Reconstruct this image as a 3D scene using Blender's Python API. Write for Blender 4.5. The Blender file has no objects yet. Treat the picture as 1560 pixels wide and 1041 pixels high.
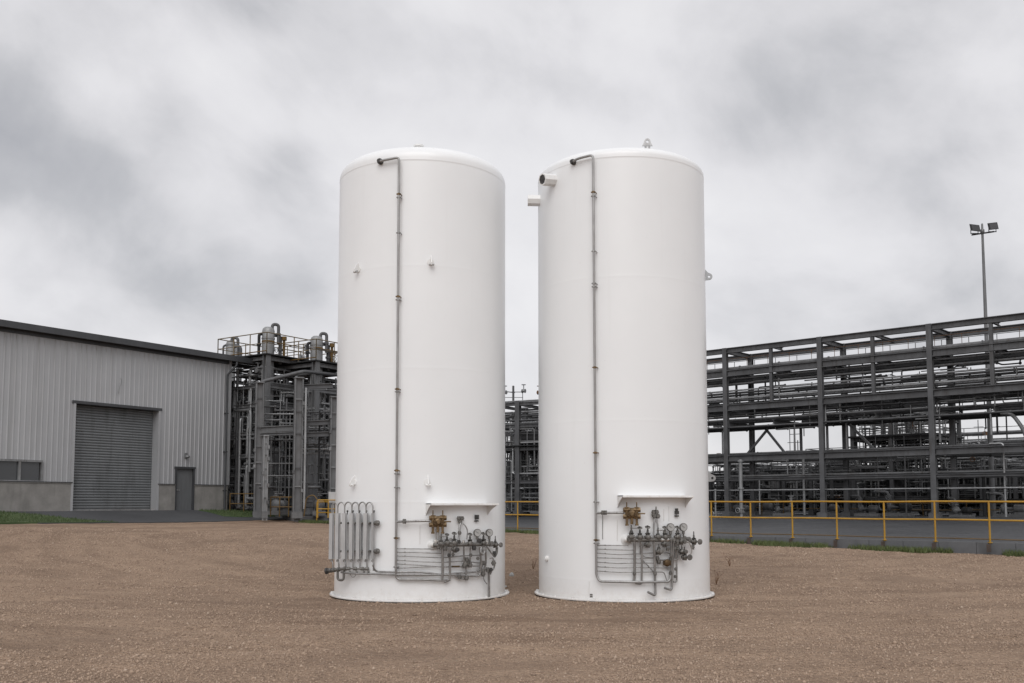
import bpy, math, random
import numpy as np
from mathutils import Vector, Matrix, noise

scene = bpy.context.scene
COL = scene.collection
V = Vector
R = math.radians

# ------------------------------------------------------------------ camera model
F, PX, PY, H = 1480.0, 780.0, 651.0, 1.5
PITCH = math.atan(115.0 / F)
CP, SP = math.cos(PITCH), math.sin(PITCH)
EYE = V((0, 0, H))

def ray(px, py):
    x, y = (px - PX) / F, (PY - py) / F
    return V((x, CP - y * SP, SP + y * CP))

def at(px, py, Y):
    d = ray(px, py)
    return EYE + d * (Y / d.y)

def on_plane(px, py, p, n):
    d = ray(px, py)
    return EYE + d * ((V(p) - EYE).dot(n) / d.dot(n))

# ------------------------------------------------------------------ node helpers
def mat(name):
    m = bpy.data.materials.new(name)
    m.use_nodes = True
    nt = m.node_tree
    b = nt.nodes['Principled BSDF']
    return m, nt, b

def nd(nt, t, **kw):
    n = nt.nodes.new(t)
    for k, v in kw.items():
        if k in n.inputs.keys():
            n.inputs[k].default_value = v
        else:
            setattr(n, k, v)
    return n

def ramp(nt, fac, stops):
    r = nt.nodes.new('ShaderNodeValToRGB')
    e = r.color_ramp.elements
    while len(e) < len(stops):
        e.new(0.5)
    for el, (p, c) in zip(e, stops):
        el.position = p
        el.color = (c, c, c, 1) if not hasattr(c, '__len__') else (*c, 1)
    nt.links.new(fac, r.inputs[0])
    return r.outputs[0]

def mixc(nt, fac, a, b, mode='MIX'):
    m = nt.nodes.new('ShaderNodeMix')
    m.data_type = 'RGBA'
    m.blend_type = mode
    for s, v in ((0, fac), (6, a), (7, b)):
        if isinstance(v, bpy.types.NodeSocket):
            nt.links.new(v, m.inputs[s])
        elif hasattr(v, '__len__'):
            m.inputs[s].default_value = (*v, 1)
        else:
            m.inputs[s].default_value = v
    return m.outputs[2]

def coords(nt, scale=(1, 1, 1), kind='Object'):
    tc = nt.nodes.new('ShaderNodeTexCoord')
    mp = nt.nodes.new('ShaderNodeMapping')
    mp.inputs['Scale'].default_value = scale
    nt.links.new(tc.outputs[kind], mp.inputs[0])
    return mp.outputs[0]

def noise_n(nt, vec, scale, detail=5, rough=.55, dist=0):
    n = nt.nodes.new('ShaderNodeTexNoise')
    n.inputs['Scale'].default_value = scale
    n.inputs['Detail'].default_value = detail
    n.inputs['Roughness'].default_value = rough
    n.inputs['Distortion'].default_value = dist
    nt.links.new(vec, n.inputs['Vector'])
    return n.outputs['Fac']

def bump(nt, b, height, strength, distance):
    bp = nt.nodes.new('ShaderNodeBump')
    bp.inputs['Strength'].default_value = strength
    bp.inputs['Distance'].default_value = distance
    nt.links.new(height, bp.inputs['Height'])
    nt.links.new(bp.outputs[0], b.inputs['Normal'])

def worn(name, c, rough=.5, metal=0.0, var=.25, scale=3.0, grime=None, streak=True, bumpy=.0):
    """paint or bare metal with uneven tone, streaks running down and optional grime colour"""
    m, nt, b = mat(name)
    v = coords(nt)
    n1 = noise_n(nt, v, scale, 6)
    v2 = coords(nt, (1, 1, .12) if streak else (1, 1, 1))
    n2 = noise_n(nt, v2, scale * 5, 4)
    a = [x * (1 - var) for x in c]
    d = [min(1, x * (1 + var)) for x in c]
    col = mixc(nt, ramp(nt, n1, [(.3, 0), (.7, 1)]), a, d)
    if grime:
        col = mixc(nt, ramp(nt, n2, [(.5, 0), (.75, .75)]), col, grime)
    nt.links.new(col, b.inputs['Base Color'])
    b.inputs['Metallic'].default_value = metal
    rr = ramp(nt, n2, [(.2, max(0.05, rough - .12)), (.8, min(1, rough + .15))])
    nt.links.new(rr, b.inputs['Roughness'])
    if bumpy:
        bump(nt, b, n2, .4, bumpy)
    return m

M = {}
# white tank paint: clean gloss enamel, faint runs, faint dirt
def make_tank_paint():
    m, nt, b = mat('tank_white_paint')
    v = coords(nt)
    big = noise_n(nt, v, .7, 4)
    st = noise_n(nt, coords(nt, (3.5, 3.5, .12)), 2.2, 6, .6)
    sp = noise_n(nt, v, 14, 6, .7)
    col = mixc(nt, ramp(nt, big, [(.3, 0), (.7, 1)]), (.81, .82, .825), (.85, .86, .865))
    col = mixc(nt, ramp(nt, st, [(.60, 0), (.85, .20)]), col, (.66, .66, .64))
    col = mixc(nt, ramp(nt, sp, [(.66, 0), (.76, .25)]), col, (.5, .47, .42))
    sep = nd(nt, 'ShaderNodeSeparateXYZ')
    nt.links.new(v, sep.inputs[0])
    z = nt.nodes.new('ShaderNodeMath'); z.operation = 'ADD'
    nt.links.new(sep.outputs[2], z.inputs[0])
    zz = nt.nodes.new('ShaderNodeMath'); zz.operation = 'MULTIPLY'; zz.inputs[1].default_value = .35
    nt.links.new(sp, zz.inputs[0]); nt.links.new(zz.outputs[0], z.inputs[1])
    # splash of dirt near the foot, thrown up from the gravel by rain
    col = mixc(nt, ramp(nt, z.outputs[0], [(.10, .55), (.32, .12), (.5, 0)]), col, (.50, .44, .38))
    nt.links.new(col, b.inputs['Base Color'])
    nt.links.new(ramp(nt, sp, [(.3, .27), (.7, .42)]), b.inputs['Roughness'])
    b.inputs['Coat Weight'].default_value = .25
    b.inputs['Coat Roughness'].default_value = .2
    bump(nt, b, noise_n(nt, coords(nt, (1, 1, .5)), 1.6, 2), .10, .05)
    return m
M['tank'] = make_tank_paint()
M['hood'] = worn('hood_white_paint', (.78, .78, .77), .4, var=.05, scale=2, grime=(.62, .59, .54))
M['stainless'] = worn('stainless_tube', (.32, .315, .31), .40, .6, .28, 9, grime=(.13, .118, .105))
M['riser'] = worn('dull_stainless_pipe', (.34, .335, .33), .42, .5, .15, 5, grime=(.24, .225, .205))
M['railmix'] = worn('weathered_rail_paint', (.16, .13, .085), .6, .05, .3, 5, grime=(.26, .15, .035))
M['bright'] = worn('bright_stainless', (.55, .54, .52), .3, .8, .2, 8)
M['cast'] = worn('cast_grey_metal', (.175, .168, .158), .5, .5, .4, 14, grime=(.10, .085, .07))
M['blackcast'] = worn('black_fittings', (.055, .052, .05), .5, .2, .4, 14)
M['brass'] = worn('brass', (.185, .125, .065), .5, .5, .6, 26, grime=(.05, .032, .018))
M['brassdark'] = worn('dark_brass', (.11, .07, .035), .5, .5, .35, 20)
M['alu'] = worn('aluminium_fin', (.47, .47, .47), .42, .35, .1, 4, grime=(.36, .355, .35))
M['gaugeface'] = worn('gauge_face', (.40, .40, .39), .25, 0, .05, 20)
M['steel'] = worn('dark_steel_paint', (.088, .089, .093), .5, .1, .3, 1.2, grime=(.055, .05, .046))
M['steelb'] = worn('grey_steel_paint', (.150, .152, .156), .5, .15, .25, 1.2, grime=(.09, .08, .072))
M['black'] = worn('black_paint_and_shade', (.018, .018, .019), .75, .0, .35, 1.5)  # black paint, and deep interior shade put into the colour
M['galv'] = worn('galvanised_pipe', (.26, .265, .27), .45, .45, .25, 2, grime=(.14, .13, .12))
M['insul'] = worn('insulation_cladding', (.36, .365, .37), .35, .6, .2, 1.5, grime=(.2, .19, .18))
M['vessel'] = worn('vessel_grey', (.24, .243, .245), .45, .2, .18, .9, grime=(.15, .14, .125))
M['rust'] = worn('rusty_steel', (.15, .075, .035), .8, .1, .4, 6, grime=(.06, .035, .02))
M['stain'] = worn('rusted_bracket', (.075, .055, .045), .8, .1, .4, 6, grime=(.05, .045, .042))
M['yellow'] = worn('yellow_paint', (.38, .215, .022), .45, 0, .14, 3, grime=(.34, .17, .03))
M['yellowdull'] = worn('dull_yellow_paint', (.12, .068, .014), .55, 0, .3, 3, grime=(.12, .07, .02))
M['trim'] = worn('dark_trim', (.06, .062, .066), .4, .2, .2, 1)
M['door'] = worn('steel_door_paint', (.13, .135, .14), .45, 0, .08, 1.5, grime=(.1, .1, .1))
M['roller'] = worn('roller_door_steel', (.175, .184, .190), .42, .25, .1, 1.0, grime=(.115, .12, .122))
M['lens'] = worn('lamp_lens', (.025, .025, .027), .45, 0, .1, 5)

def make_cladding():
    m, nt, b = mat('profiled_cladding')
    v = coords(nt)
    n = noise_n(nt, v, .5, 5)
    st = noise_n(nt, coords(nt, (2.2, 2.2, .05)), 2.5, 5, .6)
    col = mixc(nt, ramp(nt, n, [(.3, 0), (.7, 1)]), (.385, .39, .40), (.43, .435, .445))
    col = mixc(nt, ramp(nt, st, [(.5, 0), (.8, .6)]), col, (.26, .26, .26))
    nt.links.new(col, b.inputs['Base Color'])
    b.inputs['Metallic'].default_value = .25
    nt.links.new(ramp(nt, st, [(.3, .34), (.7, .5)]), b.inputs['Roughness'])
    return m
M['clad'] = make_cladding()

def make_concrete(name, c, sc=2.0):
    m, nt, b = mat(name)
    v = coords(nt)
    n = noise_n(nt, v, sc, 8, .65)
    st = noise_n(nt, coords(nt, (1.5, 1.5, .25)), sc * 1.2, 5)
    pits = noise_n(nt, v, sc * 20, 4, .7)
    col = mixc(nt, ramp(nt, n, [(.3, 0), (.7, 1)]), [x * .78 for x in c], [x * 1.15 for x in c])
    col = mixc(nt, ramp(nt, st, [(.5, 0), (.75, .55)]), col, [x * .55 for x in c])
    col = mixc(nt, ramp(nt, pits, [(.6, 0), (.75, .4)]), col, [x * .5 for x in c])
    nt.links.new(col, b.inputs['Base Color'])
    b.inputs['Roughness'].default_value = .85
    bump(nt, b, pits, .3, .01)
    return m
M['concrete'] = make_concrete('plinth_concrete', (.25, .24, .225))
M['kerb'] = make_concrete('kerb_concrete', (.12, .123, .129), 1.5)
M['pad'] = make_concrete('pad_concrete', (.15, .15, .152), 1.0)

def make_asphalt(name, c, damp=True):
    m, nt, b = mat(name)
    v = coords(nt)
    n = noise_n(nt, v, .35, 6, .6)
    g = noise_n(nt, v, 60, 3, .7)
    col = mixc(nt, ramp(nt, n, [(.3, 0), (.7, 1)]), [x * .7 for x in c], [x * 1.3 for x in c])
    col = mixc(nt, ramp(nt, g, [(.4, 0), (.7, .4)]), col, [x * 1.8 for x in c])
    nt.links.new(col, b.inputs['Base Color'])
    nt.links.new(ramp(nt, n, [(.3, .36 if damp else .8), (.65, .6 if damp else .9)]), b.inputs['Roughness'])
    bump(nt, b, g, .35, .006)
    return m
M['asphalt'] = make_asphalt('damp_asphalt', (.030, .031, .034))
M['apron'] = make_asphalt('apron_asphalt', (.045, .046, .049), False)

def make_gravel():
    m, nt, b = mat('brown_gravel')
    v = coords(nt)
    def vor(scale, feat='F1'):
        n = nt.nodes.new('ShaderNodeTexVoronoi'); n.feature = feat
        n.inputs['Scale'].default_value = scale
        n.inputs['Randomness'].default_value = 1
        nt.links.new(wv, n.inputs['Vector'])
        return n
    # wobble the coordinate a little so stones are not regular cells
    nz = nt.nodes.new('ShaderNodeTexNoise'); nz.inputs['Scale'].default_value = 30; nz.inputs['Detail'].default_value = 2
    nt.links.new(v, nz.inputs['Vector'])
    ad = nt.nodes.new('ShaderNodeVectorMath'); ad.operation = 'MULTIPLY_ADD'
    ad.inputs[1].default_value = (.02, .02, .02)
    nt.links.new(nz.outputs['Color'], ad.inputs[0]); nt.links.new(v, ad.inputs[2])
    wv = ad.outputs[0]
    v1, v2 = vor(38), vor(95)
    sep = nt.nodes.new('ShaderNodeSeparateColor'); nt.links.new(v1.outputs['Color'], sep.inputs[0])
    sep2 = nt.nodes.new('ShaderNodeSeparateColor'); nt.links.new(v2.outputs['Color'], sep2.inputs[0])
    stone = ramp(nt, sep.outputs[0], [(0, (.20, .142, .102)), (.45, (.37, .267, .196)), (.8, (.43, .315, .235)), (1, (.50, .385, .295))])
    fine = ramp(nt, sep2.outputs[0], [(0, (.225, .158, .115)), (.6, (.385, .279, .206)), (1, (.47, .355, .27))])
    pick = noise_n(nt, v, 9, 4, .7)
    col = mixc(nt, ramp(nt, pick, [(.42, 0), (.58, 1)]), fine, stone)
    # broad tone: packed wheel paths and damp patches
    big = noise_n(nt, v, .16, 6, .6)
    mid = noise_n(nt, coords(nt, (.55, 1.0, 1)), .7, 7, .65, .8)
    small = noise_n(nt, v, 2.2, 6, .7)
    col = mixc(nt, ramp(nt, big, [(.35, .0), (.65, .30)]), col, (.43, .318, .237))
    col = mixc(nt, ramp(nt, mid, [(.46, 0), (.72, .50)]), col, (.24, .172, .128))
    col = mixc(nt, ramp(nt, small, [(.47, 0), (.70, .45)]), col, (.215, .152, .113))
    def arcs(cx, cy, ks, kt, seed):
        sp = nt.nodes.new('ShaderNodeSeparateXYZ'); nt.links.new(v, sp.inputs[0])
        def m_(op, a, c=None):
            x = nt.nodes.new('ShaderNodeMath'); x.operation = op
            for i, q in enumerate((a, c)):
                if q is None: continue
                if isinstance(q, bpy.types.NodeSocket): nt.links.new(q, x.inputs[i])
                else: x.inputs[i].default_value = q
            return x.outputs[0]
        dx, dy = m_('SUBTRACT', sp.outputs[0], cx), m_('SUBTRACT', sp.outputs[1], cy)
        rr = m_('SQRT', m_('ADD', m_('MULTIPLY', dx, dx), m_('MULTIPLY', dy, dy)))
        th = m_('ARCTAN2', dx, m_('MULTIPLY', dy, -1))
        cb = nt.nodes.new('ShaderNodeCombineXYZ')
        nt.links.new(m_('MULTIPLY', rr, ks), cb.inputs[0]); nt.links.new(m_('MULTIPLY', th, kt), cb.inputs[1]); cb.inputs[2].default_value = seed
        return noise_n(nt, cb.outputs[0], 1.0, 5, .6, .15)
    a1, a2 = arcs(3, 32, 1.5, 4, 1.3), arcs(-9, 40, 1.3, 5, 7.1)
    col = mixc(nt, ramp(nt, a1, [(.50, 0), (.66, .60)]), col, (.205, .142, .102))
    col = mixc(nt, ramp(nt, a2, [(.52, 0), (.68, .50)]), col, (.21, .147, .107))
    col = mixc(nt, ramp(nt, a1, [(.30, .45), (.44, 0)]), col, (.47, .345, .255))
    patch = noise_n(nt, v, .42, 4, .5, .5)
    col = mixc(nt, ramp(nt, patch, [(.48, 0), (.64, .45)]), col, (.215, .152, .112))
    col = mixc(nt, 1.0, col, (1.14, 1.10, 1.05), 'MULTIPLY')
    nt.links.new(col, b.inputs['Base Color'])
    b.inputs['Roughness'].default_value = .92
    b.inputs['Specular IOR Level'].default_value = .25
    # relief: stones, fines, clods
    h1 = ramp(nt, v1.outputs['Distance'], [(0, 1), (.75, 0)])
    h2 = ramp(nt, v2.outputs['Distance'], [(0, 1), (.75, 0)])
    def mul(a, k):
        x = nt.nodes.new('ShaderNodeMath'); x.operation = 'MULTIPLY'; x.inputs[1].default_value = k
        nt.links.new(a, x.inputs[0]); return x.outputs[0]
    def add(a, c):
        x = nt.nodes.new('ShaderNodeMath'); x.operation = 'ADD'
        nt.links.new(a, x.inputs[0]); nt.links.new(c, x.inputs[1]); return x.outputs[0]
    v3 = vor(13)
    h3 = ramp(nt, v3.outputs['Distance'], [(0, 1), (.8, 0)])
    hh = add(add(add(mul(h1, .9), mul(h2, .35)), add(mul(small, 2.0), mul(pick, 1.5))), mul(h3, 1.6))
    bump(nt, b, hh, 1.0, .030)
    return m
M['gravel'] = make_gravel()

def make_pebble():
    m, nt, b = mat('loose_pebble')
    g = nt.nodes.new('ShaderNodeNewGeometry')
    col = ramp(nt, g.outputs['Random Per Island'], [(0, (.225, .158, .114)), (.5, (.355, .256, .186)), (.95, (.41, .302, .224)), (1, (.47, .37, .29))])
    nt.links.new(col, b.inputs['Base Color'])
    b.inputs['Roughness'].default_value = .9
    return m
M['pebble'] = make_pebble()

def make_grass(name, a, c):
    m, nt, b = mat(name)
    v = coords(nt)
    n = noise_n(nt, v, 1.2, 6, .7)
    g = nt.nodes.new('ShaderNodeNewGeometry')
    col = mixc(nt, ramp(nt, n, [(.3, 0), (.7, 1)]), a, c)
    col = mixc(nt, ramp(nt, g.outputs['Random Per Island'], [(0, 0), (1, .5)]), col, (.11, .115, .045))
    nt.links.new(col, b.inputs['Base Color'])
    b.inputs['Roughness'].default_value = .8
    return m
M['grass'] = make_grass('lawn_grass', (.028, .062, .018), (.048, .085, .026))
M['weed'] = make_grass('kerb_grass', (.062, .098, .028), (.105, .135, .042))
M['turf'] = make_grass('turf_soil', (.030, .045, .018), (.05, .065, .03))

def make_glass():
    m, nt, b = mat('dark_window_glass')
    n = noise_n(nt, coords(nt), .8, 3)
    nt.links.new(mixc(nt, n, (.045, .048, .052), (.075, .078, .082)), b.inputs['Base Color'])
    b.inputs['Roughness'].default_value = .12
    return m
M['glass'] = make_glass()

# ------------------------------------------------------------------ mesh builder
class MB:
    def __init__(s):
        s.v, s.f, s.sm = [], [], []
    def add(s, verts, faces, smooth=False):
        o = len(s.v)
        s.v += [tuple(p) for p in verts]
        s.f += [tuple(i + o for i in f) for f in faces]
        s.sm += [smooth] * len(faces)
        return s
    def hexa(s, p):
        return s.add(p, [(0, 3, 2, 1), (4, 5, 6, 7), (0, 1, 5, 4), (1, 2, 6, 5), (2, 3, 7, 6), (3, 0, 4, 7)])
    def box(s, c, size, rz=0):
        x, y, z = [k / 2 for k in size]
        cr, sr = math.cos(rz), math.sin(rz)
        P = [(-x, -y, -z), (x, -y, -z), (x, y, -z), (-x, y, -z), (-x, -y, z), (x, -y, z), (x, y, z), (-x, y, z)]
        return s.hexa([(c[0] + a * cr - b * sr, c[1] + a * sr + b * cr, c[2] + d) for a, b, d in P])
    def span(s, a, b):
        return s.box([(p + q) / 2 for p, q in zip(a, b)], [abs(q - p) for p, q in zip(a, b)])
    def extrude(s, prof, p0, p1, up=(0, 0, 1), caps=True):
        """closed 2-D profile (side, up) swept from p0 to p1"""
        p0, p1 = V(p0), V(p1)
        t = (p1 - p0).normalized()
        up = V(up)
        if abs(t.dot(up)) > .98:
            up = V((0, 1, 0)) if abs(t.y) < .9 else V((1, 0, 0))
        sd = t.cross(up).normalized()
        u = sd.cross(t).normalized()
        n = len(prof)
        vs = [p0 + sd * a + u * b for a, b in prof] + [p1 + sd * a + u * b for a, b in prof]
        fs = [(i, (i + 1) % n, n + (i + 1) % n, n + i) for i in range(n)]
        if caps:
            fs += [tuple(range(n - 1, -1, -1)), tuple(range(n, 2 * n))]
        return s.add(vs, fs)
    def hbeam(s, p0, p1, w=.2, h=.3, t=.03, up=(0, 0, 1)):
        a, b, c = w / 2, h / 2, t / 2
        prof = [(-a, -b), (a, -b), (a, -b + t), (c, -b + t), (c, b - t), (a, b - t), (a, b), (-a, b), (-a, b - t), (-c, b - t), (-c, -b + t), (-a, -b + t)]
        return s.extrude(prof, p0, p1, up)
    def bar(s, p0, p1, w, h=None, up=(0, 0, 1)):
        a, b = w / 2, (h or w) / 2
        return s.extrude([(-a, -b), (a, -b), (a, b), (-a, b)], p0, p1, up)
    def tube(s, pts, r, n=10, caps=True):
        pts = [V(p) for p in pts]
        q = [pts[0]]
        for p in pts[1:]:
            if (p - q[-1]).length > 1e-5:
                q.append(p)
        pts = q
        m = len(pts)
        if m < 2:
            return s
        rs = r if hasattr(r, '__len__') else [r] * m
        tan = []
        for i in range(m):
            a = pts[max(i - 1, 0)]; b = pts[min(i + 1, m - 1)]
            d = b - a
            tan.append(d.normalized() if d.length > 1e-6 else V((0, 0, 1)))
        ref = V((0, 0, 1)) if abs(tan[0].z) < .9 else V((1, 0, 0))
        nx = tan[0].cross(ref).normalized()
        vs, fs = [], []
        for i in range(m):
            nx = (nx - tan[i] * nx.dot(tan[i])).normalized()
            ny = tan[i].cross(nx)
            for k in range(n):
                a = 2 * math.pi * k / n
                vs.append(pts[i] + (nx * math.cos(a) + ny * math.sin(a)) * rs[min(i, len(rs) - 1)])
        for i in range(m - 1):
            for k in range(n):
                k2 = (k + 1) % n
                fs.append((i * n + k, i * n + k2, (i + 1) * n + k2, (i + 1) * n + k))
        s.add(vs, fs, True)
        if caps:
            s.add(vs[:n], [tuple(range(n - 1, -1, -1))])
            s.add(vs[-n:], [tuple(range(n))])
        return s
    def lathe(s, prof, c=(0, 0, 0), axis=(0, 0, 1), n=24, smooth=True, a0=0, a1=2 * math.pi):
        """prof: (radius, height) pairs along axis from c"""
        ax = V(axis).normalized()
        ref = V((1, 0, 0)) if abs(ax.x) < .9 else V((0, 1, 0))
        e1 = (ref - ax * ref.dot(ax)).normalized()
        e2 = ax.cross(e1)
        c = V(c)
        full = abs(a1 - a0 - 2 * math.pi) < 1e-6
        m = n if full else n + 1
        vs, fs = [], []
        for r, h in prof:
            for k in range(m):
                a = a0 + (a1 - a0) * k / n
                vs.append(c + ax * h + (e1 * math.cos(a) + e2 * math.sin(a)) * max(r, 1e-4))
        for i in range(len(prof) - 1):
            for k in range(n):
                k2 = (k + 1) % m
                fs.append((i * m + k, i * m + k2, (i + 1) * m + k2, (i + 1) * m + k))
        return s.add(vs, fs, smooth)
    def disc(s, c, axis, r, th, n=16):
        return s.lathe([(0, 0), (r, 0), (r, th), (0, th)], c, axis, n, False)
    def ball(s, c, r, n=10):
        pr = [(r * math.sin(math.pi * i / 6), -r * math.cos(math.pi * i / 6)) for i in range(7)]
        return s.lathe(pr, c, (0, 0, 1), n)
    def ring(s, c, axis, rr, r, n=16, m=6):
        ax = V(axis).normalized()
        pr = [(rr + r * math.cos(2 * math.pi * i / m), r * math.sin(2 * math.pi * i / m)) for i in range(m + 1)]
        return s.lathe(pr, c, ax, n)
    def prism(s, poly, off):
        """planar polygon (3-D points) thickened by the vector off"""
        n = len(poly)
        off = V(off)
        vs = [V(p) for p in poly] + [V(p) + off for p in poly]
        fs = [tuple(range(n - 1, -1, -1)), tuple(range(n, 2 * n))] + [(i, (i + 1) % n, n + (i + 1) % n, n + i) for i in range(n)]
        return s.add(vs, fs)
    def build(s, name, m, parent=None, shift=None):
        me = bpy.data.meshes.new(name)
        vs = s.v if shift is None else [(a - shift[0], b - shift[1], c - shift[2]) for a, b, c in s.v]
        me.from_pydata(vs, [], s.f)
        me.polygons.foreach_set('use_smooth', s.sm)
        me.materials.append(m)
        me.update()
        o = bpy.data.objects.new(name, me)
        COL.objects.link(o)
        if parent is not None:
            o.parent = parent
        return o

def fillet(pts, r, k=5):
    pts = [V(p) for p in pts]
    out = [pts[0]]
    for i in range(1, len(pts) - 1):
        a, b, c = pts[i - 1], pts[i], pts[i + 1]
        d1, d2 = (a - b), (c - b)
        if d1.length < 1e-5 or d2.length < 1e-5:
            continue
        if d1.normalized().dot(d2.normalized()) < -.995:
            out.append(b); continue
        q = min(r, d1.length * .49, d2.length * .49)
        p, s = b + d1.normalized() * q, b + d2.normalized() * q
        for j in range(k + 1):
            t = j / k
            out.append(p * (1 - t) ** 2 + b * 2 * t * (1 - t) + s * t * t)
    out.append(pts[-1])
    return out

def empty(name, loc=(0, 0, 0), rz=0):
    o = bpy.data.objects.new(name, None)
    COL.objects.link(o)
    o.location = loc
    o.rotation_euler = (0, 0, rz)
    o.empty_display_size = .2
    return o

def tag(o, label=None, cat=None, group=None, kind=None):
    if label: o['label'] = label
    if cat: o['category'] = cat
    if group: o['group'] = group
    if kind: o['kind'] = kind
    return o

KIDS = {}
def copy_tree(o, parent=None):
    c = o.copy()
    COL.objects.link(c)
    if parent is not None:
        c.parent = parent
    for ch in list(o.children):
        copy_tree(ch, c)
    return c

def sstep(a, b, x):
    t = max(0, min(1, (x - a) / (b - a)))
    return t * t * (3 - 2 * t)

# ------------------------------------------------------------------ site layout
WC = V((-14.85, 50.5))                       # far corner of the warehouse front
WD = V((.565, .825)).normalized()            # along the front wall, away from camera
WN = V((WD.y, -WD.x))                        # out of the front wall
WANG = math.atan2(WD.y, WD.x)
WBASE = 1.10                                 # level of its floor
RA = V((.742, -.670)).normalized()           # along the railing and the pipe rack, towards the right
RB = V((-RA.y, RA.x))                        # from the railing towards the pipe rack
RANG = math.atan2(RA.y, RA.x)
RO = V((10.6, 29.0))                         # a point on the railing line

def wall_st(x, y):
    d = V((x, y)) - WC
    return d.dot(WD), d.dot(WN)
def rail_sb(x, y):
    d = V((x, y)) - RO
    return d.dot(RA), d.dot(RB)
def rail_xy(s, b):
    p = RO + RA * s + RB * b
    return p.x, p.y
def gravel_z(x, y):
    return sstep(16.5, 31, y) * max(.12, min(.85, .33 - .0202 * x))
def yard_z(b):
    return .40 + .016 * max(-2, min(21, b))
def ground_z(x, y):
    z = gravel_z(x, y)
    s, t = wall_st(x, y)
    w = 1 - sstep(-1.5, 5.0, s)
    if t < 6:
        k = 1 - sstep(.3, 4.6, t)
        z = z + (WBASE * w + (1 - w) * .80 - z) * k if w > 0 or t < 6 and x < -7 else z
    return z

# ------------------------------------------------------------------ ground
def build_ground():
    xs = list(np.arange(-30, 34, .2)); ys = list(np.arange(1.0, 50, .2))
    xs = [-3000, -1200, -500, -200, -100, -60, -42, -35] + xs + [36, 42, 60, 100, 200, 500, 1200, 3000]
    ys = [-300, -100, -40, -15, -5, -1] + ys + [52, 56, 62, 75, 100, 200, 500, 1200, 3000]
    nx, ny = len(xs), len(ys)
    vs = []
    for y in ys:
        for x in xs:
            s, b = rail_sb(x, y)
            z = ground_z(x, y)
            if b > .4 and s > -40:
                z = min(z, yard_z(b) - .25)
            near = 0 < y < 48 and abs(x) < 33
            if near and b < 0:
                q = V((x, y, 0))
                z += .030 * noise.noise(q * .35) + .014 * noise.noise(q * 1.1) + .008 * noise.noise(q * 2.7)
                # wheel ruts that swing round in front of the tanks
                for cx, cy, rad in ((2, 30, 17.5), (2, 30, 19.3), (-14, 40, 23.5), (-14, 40, 25.3), (20, 34, 20.0), (20, 34, 21.8), (3, -6, 17.0), (3, -6, 18.8)):
                    d = math.hypot(x - cx, y - cy) - rad - .5 * noise.noise(V((x * .15, y * .15, rad)))
                    if abs(d) < .9:
                        z += -.020 * math.exp(-(d / .2) ** 2) + .012 * math.exp(-((abs(d) - .36) / .16) ** 2)
                # gravel pushed up in a low bank round the tanks
                for cx in (-1.51, 1.838):
                    d = math.hypot(x - cx, y - 16.15) - 1.5
                    if d < 1.2:
                        z = z * sstep(-.1, .9, d) + (.030 * sstep(.04, .22, d) * (1 - sstep(.25, .8, d))) - .012 * (1 - sstep(.0, .14, d))
            vs.append((x, y, z))
    fs = [(j * nx + i, j * nx + i + 1, (j + 1) * nx + i + 1, (j + 1) * nx + i) for j in range(ny - 1) for i in range(nx - 1)]
    mb = MB(); mb.add(vs, fs, True)
    return tag(mb.build('gravel_ground', M['gravel']), 'brown gravel yard with faint curving wheel tracks', 'ground', kind='structure')
GROUND = build_ground()

def sheet(name, m, poly_fn, nu, nv, lift, skirt=.3):
    """sheet over (u, v) in 0..1 -> (x, y); draped on ground_z, with edges let into the ground"""
    mb = MB()
    vs = []
    for j in range(nv + 1):
        for i in range(nu + 1):
            x, y, *zz = poly_fn(i / nu, j / nv)
            vs.append((x, y, (zz[0] if zz else ground_z(x, y)) + lift))
    w = nu + 1
    fs = [(j * w + i, j * w + i + 1, (j + 1) * w + i + 1, (j + 1) * w + i) for j in range(nv) for i in range(nu)]
    mb.add(vs, fs, True)
    per = [i for i in range(w)] + [j * w + nu for j in range(1, nv + 1)] + [nv * w + i for i in range(nu - 1, -1, -1)] + [j * w for j in range(nv - 1, 0, -1)]
    n = len(per)
    pv = [vs[k] for k in per] + [(vs[k][0], vs[k][1], vs[k][2] - skirt) for k in per]
    mb.add(pv, [(i, (i + 1) % n, n + (i + 1) % n, n + i) for i in range(n)])
    return mb.build(name, m)

def wxy(s, t):
    p = WC + WD * s + WN * t
    return p.x, p.y

# yard road behind the railing (rises gently to the rack)
def yard_fn(u, v):
    s = -75 + u * 130
    b = .25 + v ** 2 * 150
    x, y = rail_xy(s, b)
    return x, y, yard_z(b)
yard = sheet('yard_road', M['asphalt'], yard_fn, 60, 50, 0, .4)
tag(yard, 'damp grey asphalt road behind the yellow railing', 'road', kind='structure')

# kerb under the railing
kb = MB()
for i in range(48):
    s0, s1 = -29.0 + i, -28.0 + i
    x0, y0 = rail_xy(s0, .12); x1, y1 = rail_xy(s1 - .012, .12)
    kb.bar((x0, y0, yard_z(0) - .22), (x1, y1, yard_z(0) - .22), .26, .46)
tag(kb.build('road_kerb', M['kerb']), 'long concrete kerb edging the road under the yellow railing', 'kerb', kind='structure')

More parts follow.
